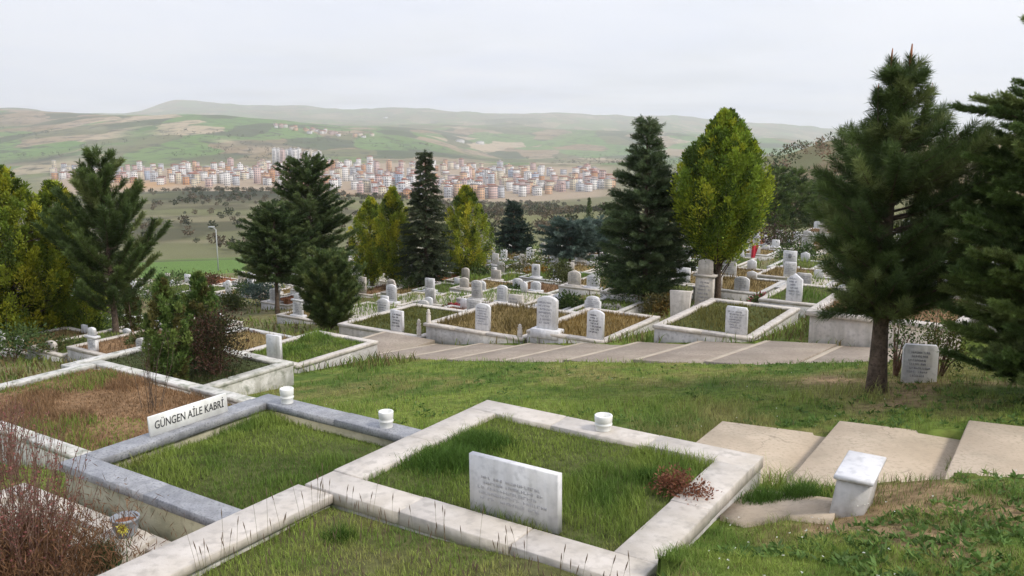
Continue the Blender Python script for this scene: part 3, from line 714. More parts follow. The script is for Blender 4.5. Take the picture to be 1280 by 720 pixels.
town = smooth(930, 1010, Dg + wob * 150) * (1 - smooth(1780, 1950, Dg + wob * 260)) * smooth(40, 90, PXg) * (1 - smooth(735, 790, PXg))
paint(town, (.36, .275, .20), .85)
paint(blob(PXg, Dg, 420, 1020, 40, .1), (.42, .23, .11), 1.0); paint(blob(PXg, Dg, 185, 1250, 60, .1), (.42, .26, .13), 1.0)
scrub = scrub * (1 - town * .85); field = field * (1 - town)
for c, d, wx, wd, k in ((60, 2330, 85, .05, .9), (180, 2850, 26, .07, .9), (20, 3600, 40, .1, .8), (330, 2450, 60, .04, .7), (150, 2500, 40, .03, .8)):
    paint(blob(PXg, Dg, c, d, wx, wd) * smooth(.3, .55, fbm(X, Y, 130, 85)), (.055, .06, .04), k * 1.2); field = field * (1 - np.clip(blob(PXg, Dg, c, d, wx, wd) * .9, 0, 1))
for c, d, wx, wd, k in ((235, 2900, 90, .13, 1.1), (60, 2500, 90, .10, .9), (330, 2700, 80, .09, 1.0), (470, 2500, 110, .12, 1.1), (120, 2250, 50, .06, .9), (360, 2300, 70, .06, .8)):
    m_ = blob(PXg, Dg, c, d, wx, wd) * smooth(.36, .55, fbm(X, Y, 260, 80) * .6 + fbm(X, Y, 90, 81) * .4); paint(m_, G, k * 1.2)
paint(blob(PXg, Dg, 90, 3900, 90, .13), (.24, .165, .105), .9)
paint(blob(PXg, Dg, 110, 3250, 14, .025) + blob(PXg, Dg, 128, 3050, 14, .02), (.62, .60, .55), 1.0)   # bare cut in the hillside
paint(blob(PXg, Dg, 285, 2500, 14, .03), (.55, .43, .30), 1.0)
paint(blob(PXg, Dg, 540, 2600, 120, .05), (.04, .055, .03), .9)
paint(smooth(960, 1000, PXg) * smooth(90, 140, Dg) * (1 - smooth(300, 340, Dg)) * smooth(.35, .6, fbm(X, Y, 40, 88)), (.19, .145, .085), .8)
w = np.maximum(w, ((np.abs(PXg - 235) < 66) & (Dg > 66) & (Dg < 215))[:, None] * 1.0)
tint = tint * (1 - w) + far * w
nr, na = len(rad), len(az); idx = np.arange(nr * na).reshape(nr, na)
q = np.stack([idx[:-1, :-1], idx[:-1, 1:], idx[1:, 1:], idx[1:, :-1]], -1).reshape(-1, 4)[:, ::-1]
m = MB(); m.add(np.stack([X, Y, ZZ], 1), q, 0, tint)
gr = m.build('ground', MT['ground'], smooth=True); gr['kind'] = 'structure'; gr['label'] = 'grassy cemetery slope falling to a valley and far hills'; gr['category'] = 'ground'
for nm, arr in (('field', field * smooth(1500, 2000, Dg)), ('scrub', scrub)):
    a_ = gr.data.attributes.new(nm, 'FLOAT', 'POINT'); a_.data.foreach_set('value', np.asarray(arr, np.float32))

# ------------------------------------------------------------------ turf blades
def allowed(s, r):
    ok = np.ones(len(s), bool)
    for g in GRAVES: ok &= ~((s > g['s0'] - .02) & (s < g['s1'] + .02) & (r > g['r0'] - .02) & (r < g['r1'] + .02))
    ok &= ~((s > -.05) & (s < 2.70) & (r > -5.5) & (r < -2.3))
    for (a, b, c, d) in CUTS:
        j = .05 * np.sin(s * 9 + r * 5) + .03 * np.sin(r * 23 + s * 17)
        jo = .175 * (s - (a + b) / 2) if c < 2 and a > 1 else 0
        ok &= ~((s > a - .02) & (s < b + .02) & (r - jo > c + .03 + j) & (r - jo < d - .04 - j))
    inside = np.zeros(len(s), bool); k = len(PAD)
    for i in range(k):
        (x1, y1), (x2, y2) = PAD[i], PAD[(i + 1) % k]
        c_ = ((y1 > r) != (y2 > r)) & (s < (x2 - x1) * (r - y1) / (y2 - y1 + 1e-9) + x1); inside ^= c_
    return ok & ~inside
def scatter(n, dmin, dmax, amax):
    d = 1 / (1 / dmin - rng.random(n) * (1 / dmin - 1 / dmax)); a = rng.uniform(-amax, amax, n)
    return d * np.sin(a), d * np.cos(a), d
x, y, d = scatter(380000, 3.0, 26, math.radians(37))
s, r = SR(x, y)
k = allowed(s, r) & (s > -12) & (r < 9.3) & ~((s < -6.1) & (r < 4.5)) & ~((s < 0) & (r < -2.8))
bb = brownish(x, y); k &= rng.random(len(x)) > bb * .75
x, y, d, s, r, bb = x[k], y[k], d[k], s[k], r[k], bb[k]
z = Z(x, y)
tf = smooth(.52, .7, fbm(x, y, .9, 91)); edge = smooth(.5, 0, np.abs(r + .25)) * (s > 2)
H = rng.uniform(.025, .065, len(x)) * (.55 + .8 * tf + .9 * smooth(.35, .7, fbm(x, y, .22, 97))) * (1 + .012 * d)
H = H * (1 + 1.0 * np.exp(-((s - 2.6) ** 2 + (r - 3.5) ** 2) / .35) + .9 * np.exp(-((s - 2.75) ** 2 * 3 + (r + .15) ** 2 * 8)))
H = H * (1 - .45 * bb)
c = turf(x, y) * rng.uniform(.75, 1.5, (len(x), 1)); dry = rng.random(len(x)) < (.06 + .5 * bb); c[dry] = np.array([.22, .17, .08]) * rng.uniform(.7, 1.2, (dry.sum(), 1))
m = MB(); m.blades(np.stack([x, y, z - .005], 1), H, np.maximum(.0035, .00062 * d) * rng.uniform(.7, 1.3, len(x)), rng.uniform(.2, .9, len(x)), c)
n = 9000; fx, fy, fd = scatter(n, 3.5, 16, math.radians(35)); fs, fr = SR(fx, fy); k = allowed(fs, fr) & (fs > -6) & (fr < 6.2) & ~((fs < 0) & (fr < -2.8)) & (vn(fx, fy, .7, 31) > .55)
fx, fy = fx[k], fy[k]; n = len(fx); wcol = np.array([.10, .17, .04]) * rng.uniform(.7, 1.4, (n, 1)); fz = Z(fx, fy) + .01
for j in range(5): m.leaves(np.stack([fx, fy, fz], 1), rng.normal(size=(n, 3)) * [1, 1, .25] + [0, 0, .55], rng.uniform(.03, .075, n), rng.uniform(.012, .028, n), wcol)
for sj, zj in ((2.86, -2.9), (3.91, -2.75), (4.96, -2.6)):   # weeds in the step joints
    n = 260; js = sj - rng.uniform(.0, .05, n); jr = (sj - 2.86) * .175 - .1 + 1.7 * rng.random(n) ** 1.6; k = vn(js * 0 + sj, jr, .25, 7) > .5; jx, jy = XY(js[k], jr[k]); n = k.sum()
    m.blades(np.stack([jx, jy, np.full(n, zj)], 1), rng.uniform(.03, .09, n), rng.uniform(.003, .005, n), rng.uniform(.3, .9, n), turf(jx, jy) * rng.uniform(.7, 1.3, (n, 1)))
# clover and daisies among the near grass
n = 500; fx, fy, fd = scatter(n, 3.5, 14, math.radians(34)); fs, fr = SR(fx, fy); k = allowed(fs, fr) & (fs > -5) & (fr < 6.2) & ~((fs < 0) & (fr < -2.8)) & (vn(fx, fy, 1.2, 3) > .55)
fx, fy = fx[k], fy[k]; n = len(fx)
for j in range(5): m.leaves(np.stack([fx, fy, Z(fx, fy) + .07], 1), rng.normal(size=(n, 3)) * [1, 1, .2] + [0, 0, .25], .009, .007, np.array([.75, .75, .68]))
o = m.build('grass', MT['blade']); tag(o, 'green lawn grass between the graves and the steps', 'grass', kind='stuff')
# weeds between the further graves
x, y, d = scatter(70000, 14, 70, math.radians(37)); s, r = SR(x, y)
k = allowed(s, r) & ((r > 9.3) | (s < -6.1)) & (vn(x, y, 1.1, 14) > .38)
x, y, d = x[k], y[k], d[k]
wc = np.where(rng.random((len(x), 1)) < .35, np.array([.17, .13, .055]), turf(x, y)) * rng.uniform(.6, 1.3, (len(x), 1))
m = MB(); m.blades(np.stack([x, y, Z(x, y) - .01], 1), rng.uniform(.08, .28, len(x)), .0011 * d * rng.uniform(.7, 1.4, len(x)), rng.uniform(.2, .8, len(x)), wc)
o = m.build('weeds', MT['blade']); tag(o, 'rough weeds growing between the graves behind the path', 'weeds', kind='stuff')
# ------------------------------------------------------------------ vegetation generators
def trunk_mb(m, H, r0, bend=.03, top=.15, k=9):
    n = 12; u = np.linspace(0, 1, n); ph = rng.uniform(0, 6)
    pts = np.stack([bend * H * np.sin(u * 3 + ph) * u * .5, bend * H * np.cos(u * 2.3 + ph) * u * .5, u * H], 1)
    rad = r0 * (1 - u * (1 - top)) * (1 + .35 * np.exp(-u * 18)); pts[0, 2] = -.25
    m.tube(pts, rad, k, 0); return pts
def interp_pts(pts, z): return np.array([np.interp(z, pts[:, 2], pts[:, 0]), np.interp(z, pts[:, 2], pts[:, 1]), z])
def prof(table): 
    t, v = zip(*table); return lambda x: np.interp(x, t, v)
FLAME = prof([(0, .38), (.1, .68), (.25, .92), (.42, 1), (.62, .84), (.78, .58), (.9, .32), (1, .05)])
CONE = prof([(0, .75), (.08, 1), (.3, .85), (.6, .5), (.85, .2), (1, .03)])
COLUMN = prof([(0, .6), (.15, 1), (.5, .95), (.8, .6), (1, .08)])
ROUND = prof([(0, .6), (.2, .95), (.45, 1), (.7, .78), (.9, .4), (1, .1)])
GOLD = [(.36, .37, .035), (.26, .31, .036), (.16, .22, .034), (.08, .12, .024), (.46, .43, .04)]
GREEN = [(.085, .13, .034), (.062, .10, .030), (.115, .16, .045), (.045, .072, .024)]
DARK = [(.065, .10, .035), (.085, .12, .042), (.05, .078, .028), (.115, .155, .055)]
BLUE = [(.09, .13, .105), (.07, .105, .085), (.12, .165, .135), (.05, .08, .06)]
PINE = [(.085, .125, .038), (.066, .10, .032), (.11, .155, .046), (.155, .19, .065)]
def plume_tree(name, label, base, H, R, c0, npl, cols, pf=FLAME, leaf=.07, per=110, rt=.1, group=None, cat='tree', side=1.0, lenk=.13, wts=None):
    t = thing(name, label, cat, base, rng.uniform(0, 6), group)
    m = MB(); pts = trunk_mb(m, H * .9, rt)
    C = MB(); cols = np.array(cols); Hc = H * (1 - c0)
    for i in range(npl):
        tt = (i + rng.random()) / npl; tt = tt ** 1.15
        a = i * 2.39996 + rng.normal() * .3; rr = R * pf(tt) * (rng.uniform(.74, 1.0) if rng.random() < .75 else rng.uniform(.2, .6)) * (1 + .06 * math.sin(a * 3 + tt * 9))
        z = H * c0 + Hc * tt; L = H * lenk * rng.uniform(.7, 1.35) * (1.1 - .45 * tt)
        tr = interp_pts(pts, min(z * .9, H * .88)); out = np.array([math.cos(a), math.sin(a), 0])
        tip = tr * [1, 1, 0] + out * rr + [0, 0, z]; d = out * (.42 * side * (1 - .5 * tt)) + np.array([0, 0, 1.0]) + rng.normal(size=3) * .13; d /= np.linalg.norm(d)
        st = tip - d * L * .75
        if i % 3 == 0: m.tube([tr * [1, 1, 0] + [0, 0, max(.05, z - L * 1.3)], st, tip], [.018 * H / 5, .012 * H / 5, .004], 4, 0, cap=False)
        u = rng.random(per) ** .8; off = rng.normal(size=(per, 3)) * (L * .135) * (np.sin(math.pi * np.clip(u * .8 + .15, 0, 1)))[:, None]
        P = st + d * (L * u)[:, None] + off
        D = d * .9 + off / (np.linalg.norm(off, axis=1)[:, None] + 1e-6) * .75 + rng.normal(size=(per, 3)) * .25
        c = cols[rng.choice(len(cols), p=wts)] * rng.uniform(.8, 1.2); cc = c * rng.uniform(.72, 1.3, (per, 1))
        C.leaves(P, D, leaf * rng.uniform(.7, 1.5, per), leaf * .46, cc)
    m.build('trunk', MT['bark'], t, smooth=True); C.build('crown', MT['leaf'], t); return t
def conifer(name, label, base, H, R, c0, pf, wh, nb, rise, curve, twd, twl, twup, nlen, nwid, dens, cols, rt=.1, group=None, cat='tree', gap=.08, extra=None, bark='bark', lean=(0, 0), nang=.75, tops=()):
    t = thing(name, label, cat, base, 0, group)
    m = MB(); pts = trunk_mb(m, H * .97, rt, .02, .12); C = MB(); cols = np.array(cols)
    PP, DD, CC = [], [], []
    def needles(a, d, L, c, n=None):
        n = n or max(3, int(dens * L)); u = rng.random(n)[:, None]; q = rng.normal(size=(n, 3)); q -= (q @ d)[:, None] * d; q /= np.linalg.norm(q, axis=1)[:, None] + 1e-9
        PP.append(a + d * L * u); DD.append(d * nang + q * (.55 + .4 * rng.random((n, 1)))); CC.append(c * rng.uniform(.7, 1.35, (n, 1)))
    def branch(p0, a, L, rise_, curve_, rb):
        out = np.array([math.cos(a), math.sin(a), 0]); side = np.array([-math.sin(a), math.cos(a), 0]); u = np.linspace(0, 1, 7); sw = rng.normal() * .12
        P = p0 + out * (L * u)[:, None] + side * (L * sw * u ** 2)[:, None] + np.array([0, 0, 1.]) * (L * (rise_ * u + curve_ * u * u))[:, None]
        m.tube(P, rb * (1 - .8 * u), 5, 0, cap=False)
        c = cols[rng.integers(len(cols))]
        n = max(3, int(L / twd))
        for i in range(n):
            uk = .14 + .86 * (i + rng.random()) / n
            q = np.array([np.interp(uk, u, P[:, j]) for j in range(3)]); tg = np.array([np.interp(min(1, uk + .08), u, P[:, j]) - np.interp(max(0, uk - .08), u, P[:, j]) for j in range(3)]); tg /= np.linalg.norm(tg) + 1e-9
            d = tg * .75 + side * ((-1) ** i) * rng.uniform(.35, .9) * (1.15 - uk) + np.array([0, 0, twup + rng.normal() * .18]); d /= np.linalg.norm(d)
            Lt = twl * (1.2 - .75 * uk) * rng.uniform(.6, 1.2)
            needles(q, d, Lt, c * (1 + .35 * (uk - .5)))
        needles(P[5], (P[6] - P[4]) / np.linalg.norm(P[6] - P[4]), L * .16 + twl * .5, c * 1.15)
    z = H * c0
    while z < H * .97:
        tt = (z - H * c0) / (H * (1 - c0)); ph = rng.uniform(0, 6.3)
        k = max(3, int(round(nb * (1 - .35 * tt))))
        for j in range(k):
            if rng.random() < gap: continue
            a = ph + j * 2 * math.pi / k + rng.normal() * .22
            L = R * float(pf(tt)) * rng.uniform(.72, 1.15) * (1 + lean[0] * math.cos(a) + lean[1] * math.sin(a))
            branch(interp_pts(pts, z + rng.normal() * wh * .25), a, max(L, .08), rise * (1 + .8 * tt), curve, max(.006, rt * .22 * (1 - .7 * tt)))
        z += wh * rng.uniform(.75, 1.2) * (1 - .25 * tt)
    for (zb, a, L, rs, cv) in (extra or ()): branch(interp_pts(pts, zb), a, L, rs, cv, .018)
    needles(interp_pts(pts, H * .86), np.array([0, 0, 1.]), H * .13, cols[0], int(dens * H * .2))
    for (dx, dy, z0, z1) in tops:
        a = interp_pts(pts, min(z0, H * .95)); b_ = np.array([a[0] + dx, a[1] + dy, z1]); mid = (a + b_) / 2 + [dx * .35, dy * .35, -.05]
        m.tube([a, mid, b_], [.02, .015, .006], 5, 0); d1 = (mid - a); d2 = b_ - mid
        for q, d in ((a, d1), (mid, d2)):
            L = np.linalg.norm(d); needles(q, d / L, L * .93, cols[1], int(dens * L * 2.2))
    PP = np.concatenate(PP); DD = np.concatenate(DD); CC = np.concatenate(CC); n = len(PP)
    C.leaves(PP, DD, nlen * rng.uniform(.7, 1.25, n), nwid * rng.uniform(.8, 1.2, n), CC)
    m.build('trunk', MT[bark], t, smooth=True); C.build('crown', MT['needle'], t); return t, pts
def shrub(name, label, base, H, R, cols, n=2500, leaf=.05, clumps=26, group=None, cat='shrub', stems=9, flat=1.0, upk=.5):
    t = thing(name, label, cat, base, rng.uniform(0, 6), group); m = MB(); C = MB(); cols = np.array(cols)
    cc = []
    for i in range(clumps):
        a = rng.uniform(0, 6.28); u = rng.random() ** .5; zz = H * (.22 + .78 * rng.random()); k = math.sqrt(max(.05, 1 - (zz / H - .45) ** 2 / .42)) * R * u
        cc.append((math.cos(a) * k, math.sin(a) * k, zz * .92))
    for i in range(stems):
        c = np.array(cc[i % clumps]); m.tube([[c[0] * .1, c[1] * .1, -.05], c * [.5, .5, .55], c], [.012 * H + .004, .008 * H + .003, .003], 4, 0, cap=False)
    per = max(6, n // clumps)
    for c in cc:
        off = rng.normal(size=(per, 3)) * np.array([R * .23, R * .23, H * .13 * flat]); P = np.array(c) + off; P[:, 2] = np.maximum(P[:, 2], .02)
        D = off / (np.linalg.norm(off, axis=1)[:, None] + 1e-6) + rng.normal(size=(per, 3)) * .5 + [0, 0, upk]
        C.leaves(P, D, leaf * rng.uniform(.6, 1.4, per), leaf * .5, cols[rng.integers(len(cols))] * rng.uniform(.7, 1.3, (per, 1)))
    m.build('stems', MT['twig'], t); C.build('foliage', MT['leaf'], t); return t
def base_at(px, py): 
    p = at(px, py); p[2] = float(Z(p[0], p[1])); d = proj(*p)[2]; return tuple(p), F / d, math.hypot(p[0], p[1])

# ------------------------------------------------------------------ the trees of the photo
PINELAB = []
b, k, d = base_at(1095, 490)
tpine, ppts = conifer('pine_tree', 'young dark green pine with a stout bare trunk on the lawn at right', b, 3.62, 1.02, .25, prof([(0, .6), (.1, .86), (.3, 1.0), (.48, 1.0), (.59, .78), (.655, .60), (.70, .36), (.75, .22), (.9, .18), (1, .08)]),
      .17, 9, .18, .28, .06, .24, .16, .11, .0052, 620, PINE, .105, None, 'tree', .08, lean=(.28, 0), extra=[(1.2, -.15, 1.2, -.02, .12), (1.5, .1, 1.25, .05, .15), (1.05, .4, 1.0, -.1, .0), (2.2, .05, .9, .3, .45), (1.0, math.pi + .2, .72, -.1, .05)],
      tops=[(-.12, 0, 2.9, 3.75), (.10, .03, 2.9, 3.77), (-.26, -.05, 2.75, 3.42), (.34, .0, 2.75, 3.42), (.62, .1, 2.3, 3.0)])
m = MB()
for (dx, dy, z1, r_, l_) in ((-.12, 0, 3.74, .010, .20), (.10, .03, 3.76, .013, .26), (-.26, -.05, 3.41, .006, .12), (.34, 0, 3.41, .006, .14)):
    a = interp_pts(ppts, 2.9) + [dx, dy, 0]; a[2] = z1 - l_ * .5
    m.tube([a, a + [0, 0, l_ * .5], a + [.005, 0, l_]], [r_, r_ * 1.25, r_ * .5], 7, 0, (.30, .13, .07))
m.build('candle_shoots', MT['bed'], tpine)
p = np.array([5.58, 8.6]); zb = float(Z(p[0], p[1]))
conifer('cedar_tree', 'dense light tipped cedar cut off by the right edge of the photo', (p[0], p[1], zb), 3.30, 1.10, .05, prof([(0, .9), (.2, 1.0), (.6, .95), (.82, .72), (1, .12)]), .115, 11, .12, .10, .036, .26, .10, .055, .0062, 950,
      [(.12, .18, .05), (.15, .205, .06), (.085, .13, .04), (.20, .25, .085)], .11, None, 'tree', .05, extra=[(2.6, math.pi + .05, 1.25, .35, -.12), (2.7, math.pi - .2, 1.05, .35, -.1), (2.5, math.pi + .3, 1.1, .3, -.1), (3.3, math.pi + .1, .85, .3, .1), (.6, math.pi + .3, .95, .05, -.1), (3.0, math.pi + .05, .5, .9, .3)])
b, k, d = base_at(805, 387)
conifer('cedar_tree', 'tall dark cedar with a thin pointed top in the middle of the graves', b, 237 / k, 1.28, .08, prof([(0, .8), (.2, 1.0), (.4, .95), (.58, .62), (.74, .34), (.88, .15), (1, .04)]), .15, 9, .26, -.06, .065, .40, .08, .09, .012, 270,
      [(.078, .115, .052), (.10, .14, .062), (.06, .09, .04), (.135, .175, .08)], .09, gap=.22)
b, k, d = base_at(897, 382)
plume_tree('cypress_tree', 'flame shaped golden green cypress on a bare trunk, tallest of its colour', b, 234 / k, 1.30, .35, 420, [(.31, .37, .036), (.22, .30, .036), (.15, .225, .034), (.08, .125, .024), (.40, .42, .04)], FLAME, .085, 210, .085, wts=[.2, .26, .26, .18, .10], lenk=.15)
for (px, py, top, R, lab, c0, n) in ((465, 362, 249, .95, 'golden cypress left of the dark spruce, further of the two there', .18, 120), (494, 364, 237, .92, 'golden cypress directly beside the left side of the dark spruce', .18, 130), (583, 352, 235, 1.2, 'golden cypress directly right of the dark spruce', .12, 150)):
    b, k, d = base_at(px, py); plume_tree('cypress_tree', lab, b, (py - top) / k, R * 1.05, c0, int(n * 1.5), GOLD, FLAME, .10, 110, .09, 'golden cypresses', wts=[.26, .28, .24, .14, .08])
for (px, py, top, R, lab, n) in ((22, 436, 214, 1.35, 'broad golden cypress at the left edge of the photo, taller of two', 210), (84, 430, 232, 1.05, 'golden cypress between the left edge cypress and the dark pine', 170), (-48, 440, 235, 1.3, 'golden cypress cut by the left edge of the photo', 120)):
    b, k, d = base_at(px, py); plume_tree('cypress_tree', lab, b, (py - top) / k, R * 1.1, .03, int(n * 1.7), GOLD, ROUND, .09, 150, .09, 'golden cypresses', wts=[.22, .26, .26, .2, .06])
b, k, d = base_at(533, 364)
conifer('spruce_tree', 'narrow dark spruce standing between golden cypresses', b, 176 / k, 1.2, .10, CONE, .19, 10, .05, -.12, .085, .34, -.06, .10, .019, 230, [(.07, .088, .045), (.055, .075, .038), (.09, .11, .055)], .09, gap=.12)
b, k, d = base_at(392, 384)
conifer('cedar_tree', 'large irregular dark cedar behind the small round pine', b, 186 / k, 1.75, .12, prof([(0, .7), (.2, 1), (.5, .85), (.7, .62), (.85, .5), (1, .1)]), .24, 9, .25, .1, .09, .46, .10, .11, .02, 230, DARK, .1, gap=.2)
b, k, d = base_at(347, 392)
conifer('cedar_tree', 'low spreading dark cedar on a thin leaning trunk left of the round pine', b, 134 / k, 1.42, .30, prof([(0, .9), (.3, 1), (.6, .8), (.85, .5), (1, .15)]), .19, 9, .2, .1, .08, .42, .10, .10, .019, 240, DARK, .085, gap=.12)
b, k, d = base_at(413, 413)
conifer('pine_tree', 'small round bushy pine with foliage down to the ground', b, 94 / k, .98, .03, ROUND, .15, 10, .35, .25, .07, .28, .3, .11, .014, 330, [(.08, .115, .036), (.10, .14, .045), (.06, .09, .03), (.13, .16, .05)], .05, gap=.05)
b, k, d = base_at(147, 437)
conifer('pine_tree', 'dark pine with several upturned tops left of the thujas', b, 232 / k, 1.45, .24, prof([(0, .75), (.25, 1), (.5, .85), (.7, .55), (.85, .38), (1, .12)]), .30, 7, .25, .5, .085, .42, .3, .14, .014, 330, PINE, .095, gap=.2,
      tops=[(-.55, .1, 3.2, 4.85), (.5, 0, 2.9, 4.3), (1.25, .1, 2.5, 3.6), (.12, 0, 3.9, 5.25), (-.2, -.1, 3.6, 5.1)])
b, k, d = base_at(642, 323)
conifer('spruce_tree', 'small bluish green conifer right of the golden cypresses', b, 70 / k, 1.35, .08, CONE, .24, 9, .1, 0, .11, .5, .05, .15, .036, 120, [(.035, .06, .045), (.05, .075, .055), (.025, .045, .03)], .1)
for (px, py, h, R, lab) in ((712, 338, 62, 1.55, 'spreading blue grey cedar beyond the middle graves'), (748, 330, 55, 1.4, 'blue grey cedar left of the tall dark cedar')):
    b, k, d = base_at(px, py); conifer('cedar_tree', lab, b, h / k, R, .28, prof([(0, .8), (.3, 1), (.7, .85), (1, .3)]), .2, 9, .25, -.1, .1, .5, .02, .13, .028, 150, BLUE, .08, gap=.12)
b, k, d = base_at(735, 298)
plume_tree('cypress_tree', 'small far dark conifer in the gap left of the tall cedar', b, 50 / k, 1.0, .05, 60, DARK, CONE, .16, 50, .1)
for i, (px, py, h, R) in enumerate(((968, 294, 84, 1.3), (992, 292, 78, 1.3), (1018, 290, 62, 1.4), (1046, 290, 66, 1.5), (1076, 290, 60, 1.4))):
    b, k, d = base_at(px, py)
    conifer('pine_tree', 'dark far pine behind the upper graves, %s from the flame shaped cypress' % ['first', 'second', 'third', 'fourth', 'fifth'][i], b, h / k, R, .08, ROUND, .38, 8, .2, .15, .17, .6, .15, .24, .04, 70, GREEN, .1, 'dark pines behind the upper graves')
b, k, d = base_at(848, 352)
plume_tree('thuja_tree', 'olive green thuja beside the tall dark cedar', b, 82 / k, .85, .04, 90, [(.085, .095, .025), (.06, .075, .022), (.04, .055, .018)], ROUND, .09, 70, .07)
for (px, py, h, R, lab) in ((165, 430, 78, .36, 'short dark thuja right of the pine trunk'), (168, 402, 40, .3, 'small thuja half hidden behind the short dark thuja')):
    b, k, d = base_at(px, py); plume_tree('thuja_tree', lab, b, h / k, R, .02, 70, GREEN[:2] + [(.07, .065, .02)], COLUMN, .055, 90, .04, 'thujas at the left')
# on the planted raised grave
for (px, py, top, R, lab) in ((212, 480, 345, .34, 'slender green thuja, left of the two on the raised grave'), (254, 452, 340, .36, 'slender green thuja, right of the two behind the reddish shrub')):
    ss, rr = onz(px, py, -4.0); x, y = XY(ss, rr); k = F / proj(x, y, -4.0)[2]
    plume_tree('thuja_tree', lab, (x, y, -4.02), (py - top) / k, R, .02, 90, [(.12, .18, .045), (.085, .14, .038), (.16, .21, .055), (.13, .12, .04)], COLUMN, .055, 140, .035, 'thujas at the left', lenk=.15)
ss, rr = onz(274, 468, -4.0); x, y = XY(ss, rr); k = F / proj(x, y, -4.0)[2]
shrub('shrub', 'rounded reddish brown shrub at the foot of the slender thujas', (x, y, -4.02), 78 / k, .50, [(.075, .038, .026), (.055, .05, .022), (.09, .045, .03), (.04, .042, .018)], 5200, .045, 40)
b, k, d = base_at(800, 388)
shrub('shrub', 'dense dark green bush at the foot of the tall cedar', b, 1.25, .95, GREEN, 4500, .06, 46)
SH = []
LANDM = [(22, 'cypresses at the left edge'), (147, 'dark pine at left'), (233, 'two slender thujas'), (347, 'low spreading cedar'), (413, 'round bushy pine'), (480, 'paired golden cypresses'), (533, 'narrow dark spruce'), (585, 'right golden cypress'), (642, 'small bluish conifer'), (725, 'blue grey cedars'), (800, 'tall dark cedar'), (897, 'flame shaped cypress'), (990, 'far dark pines'), (1100, 'pine on the lawn')]
for (px, py, h, R, c, kd) in ((566, 391, .25, .3, [(.35, .05, .06), (.09, .13, .04)], 'red flowering'), (505, 398, .22, .25, [(.40, .30, .05), (.09, .13, .04)], 'yellow flowering'), (762, 398, .3, .3, [(.45, .42, .40), (.09, .13, .04)], 'white flowering'), (955, 385, .3, .3, [(.36, .06, .10), (.09, .13, .04)], 'pink flowering'), (15, 452, .8, .9, GREEN, 'green'), (118, 424, .8, .7, GREEN, 'green'), (40, 410, 1.2, 1.1, DARK, 'dark'), (130, 400, 1.1, 1.0, GREEN, 'green'), (205, 420, .7, .6, GREEN, 'green'), (185, 445, .5, .45, [(.10, .12, .04), (.08, .09, .03)], 'olive'), (75, 448, .5, .5, [(.10, .13, .04), (.14, .13, .05)], 'olive'), (235, 395, .9, .8, DARK, 'dark'), (310, 372, .8, .7, GREEN, 'green'), (285, 388, .7, .6, [(.11, .14, .04), (.08, .10, .03)], 'olive'), (175, 385, 1.0, .9, GREEN, 'green'), (600, 352, .7, .6, GREEN, 'green'), (640, 372, .45, .4, GREEN, 'green'), (760, 345, .9, .8, GREEN, 'green'), (720, 318, 1.2, 1.2, GREEN, 'green'), (905, 345, .5, .5, GREEN, 'green'), (1000, 330, .8, .8, GREEN, 'green'), (560, 340, 1.0, .9, DARK, 'dark'), (60, 425, .9, .9, GREEN, 'green'), (98, 420, .8, .7, [(.08, .10, .025), (.05, .07, .02)], 'yellowish green'), (700, 362, 1.0, .45, [(.09, .10, .035), (.06, .075, .025)], 'yellowish green'), (655, 345, 1.1, 1.0, [(.13, .12, .03), (.08, .09, .03)], 'olive'),
      (672, 352, .6, .5, [(.26, .14, .02), (.18, .12, .03)], 'orange flowering'), (965, 312, 1.3, 1.1, [(.05, .02, .022), (.065, .028, .026)], 'maroon leaved'), (985, 312, 1.5, 1.0, [(.07, .085, .022), (.05, .065, .02)], 'clipped olive'), (712, 392, .55, .4, GREEN, 'green'), (826, 395, .5, .4, [(.13, .085, .02), (.09, .08, .03)], 'rusty'),
      (330, 380, .9, .8, BLUE, 'silvery'), (200, 372, 1.4, 1.2, DARK, 'dark'), (225, 360, .9, 1.0, GREEN, 'green'), (262, 362, .9, .9, [(.12, .05, .03), (.08, .06, .025)], 'reddish'), (545, 352, 1.2, 1.1, GREEN, 'green'), (440, 372, .9, .8, GREEN, 'green'), (520, 365, .8, .7, GREEN, 'green'),
      (770, 372, 1.1, .6, DARK, 'dark'), (615, 335, 1.2, 1.2, DARK, 'dark'), (868, 325, 1.5, 1.4, GREEN, 'green'), (935, 300, 1.8, 1.6, [(.08, .09, .03), (.06, .07, .02)], 'olive'), (1150, 412, .7, .5, GREEN, 'green'), (1100, 350, 1.3, 1.1, DARK, 'dark'), (1190, 330, 1.6, 1.4, GREEN, 'green'), (685, 335, 1.5, 1.2, GREEN, 'green')):
    b, k, d = base_at(px, py)
    t = shrub('shrub', '', b, h, R, c, 1500 if d < 40 else 800, .05 + .0016 * d, 22, 'shrubs among the graves'); SH.append([px, '%s leafy shrub among graves near the %s' % (kd, min(LANDM, key=lambda q: abs(q[0] - px))[1]), t, False])
dedupe(SH)
# bush beside the lone headstone and under the pine
b, k, d = base_at(1172, 470)
shrub('shrub', 'yellow green leafy bush behind the lone tilted headstone', b, .75, .26, [(.10, .12, .025), (.07, .09, .025), (.12, .12, .03)], 1500, .04, 18, upk=.9)
b, k, d = base_at(1118, 470)
shrub('shrub', 'thin dark leafed sapling against the right of the pine trunk', b, .95, .22, DARK + GREEN, 650, .045, 16, upk=.6)
b, k, d = base_at(1165, 452)
shrub('shrub', 'dark wiry shrub in front of the white terrace wall', b, .80, .24, DARK, 420, .045, 18, upk=.3)
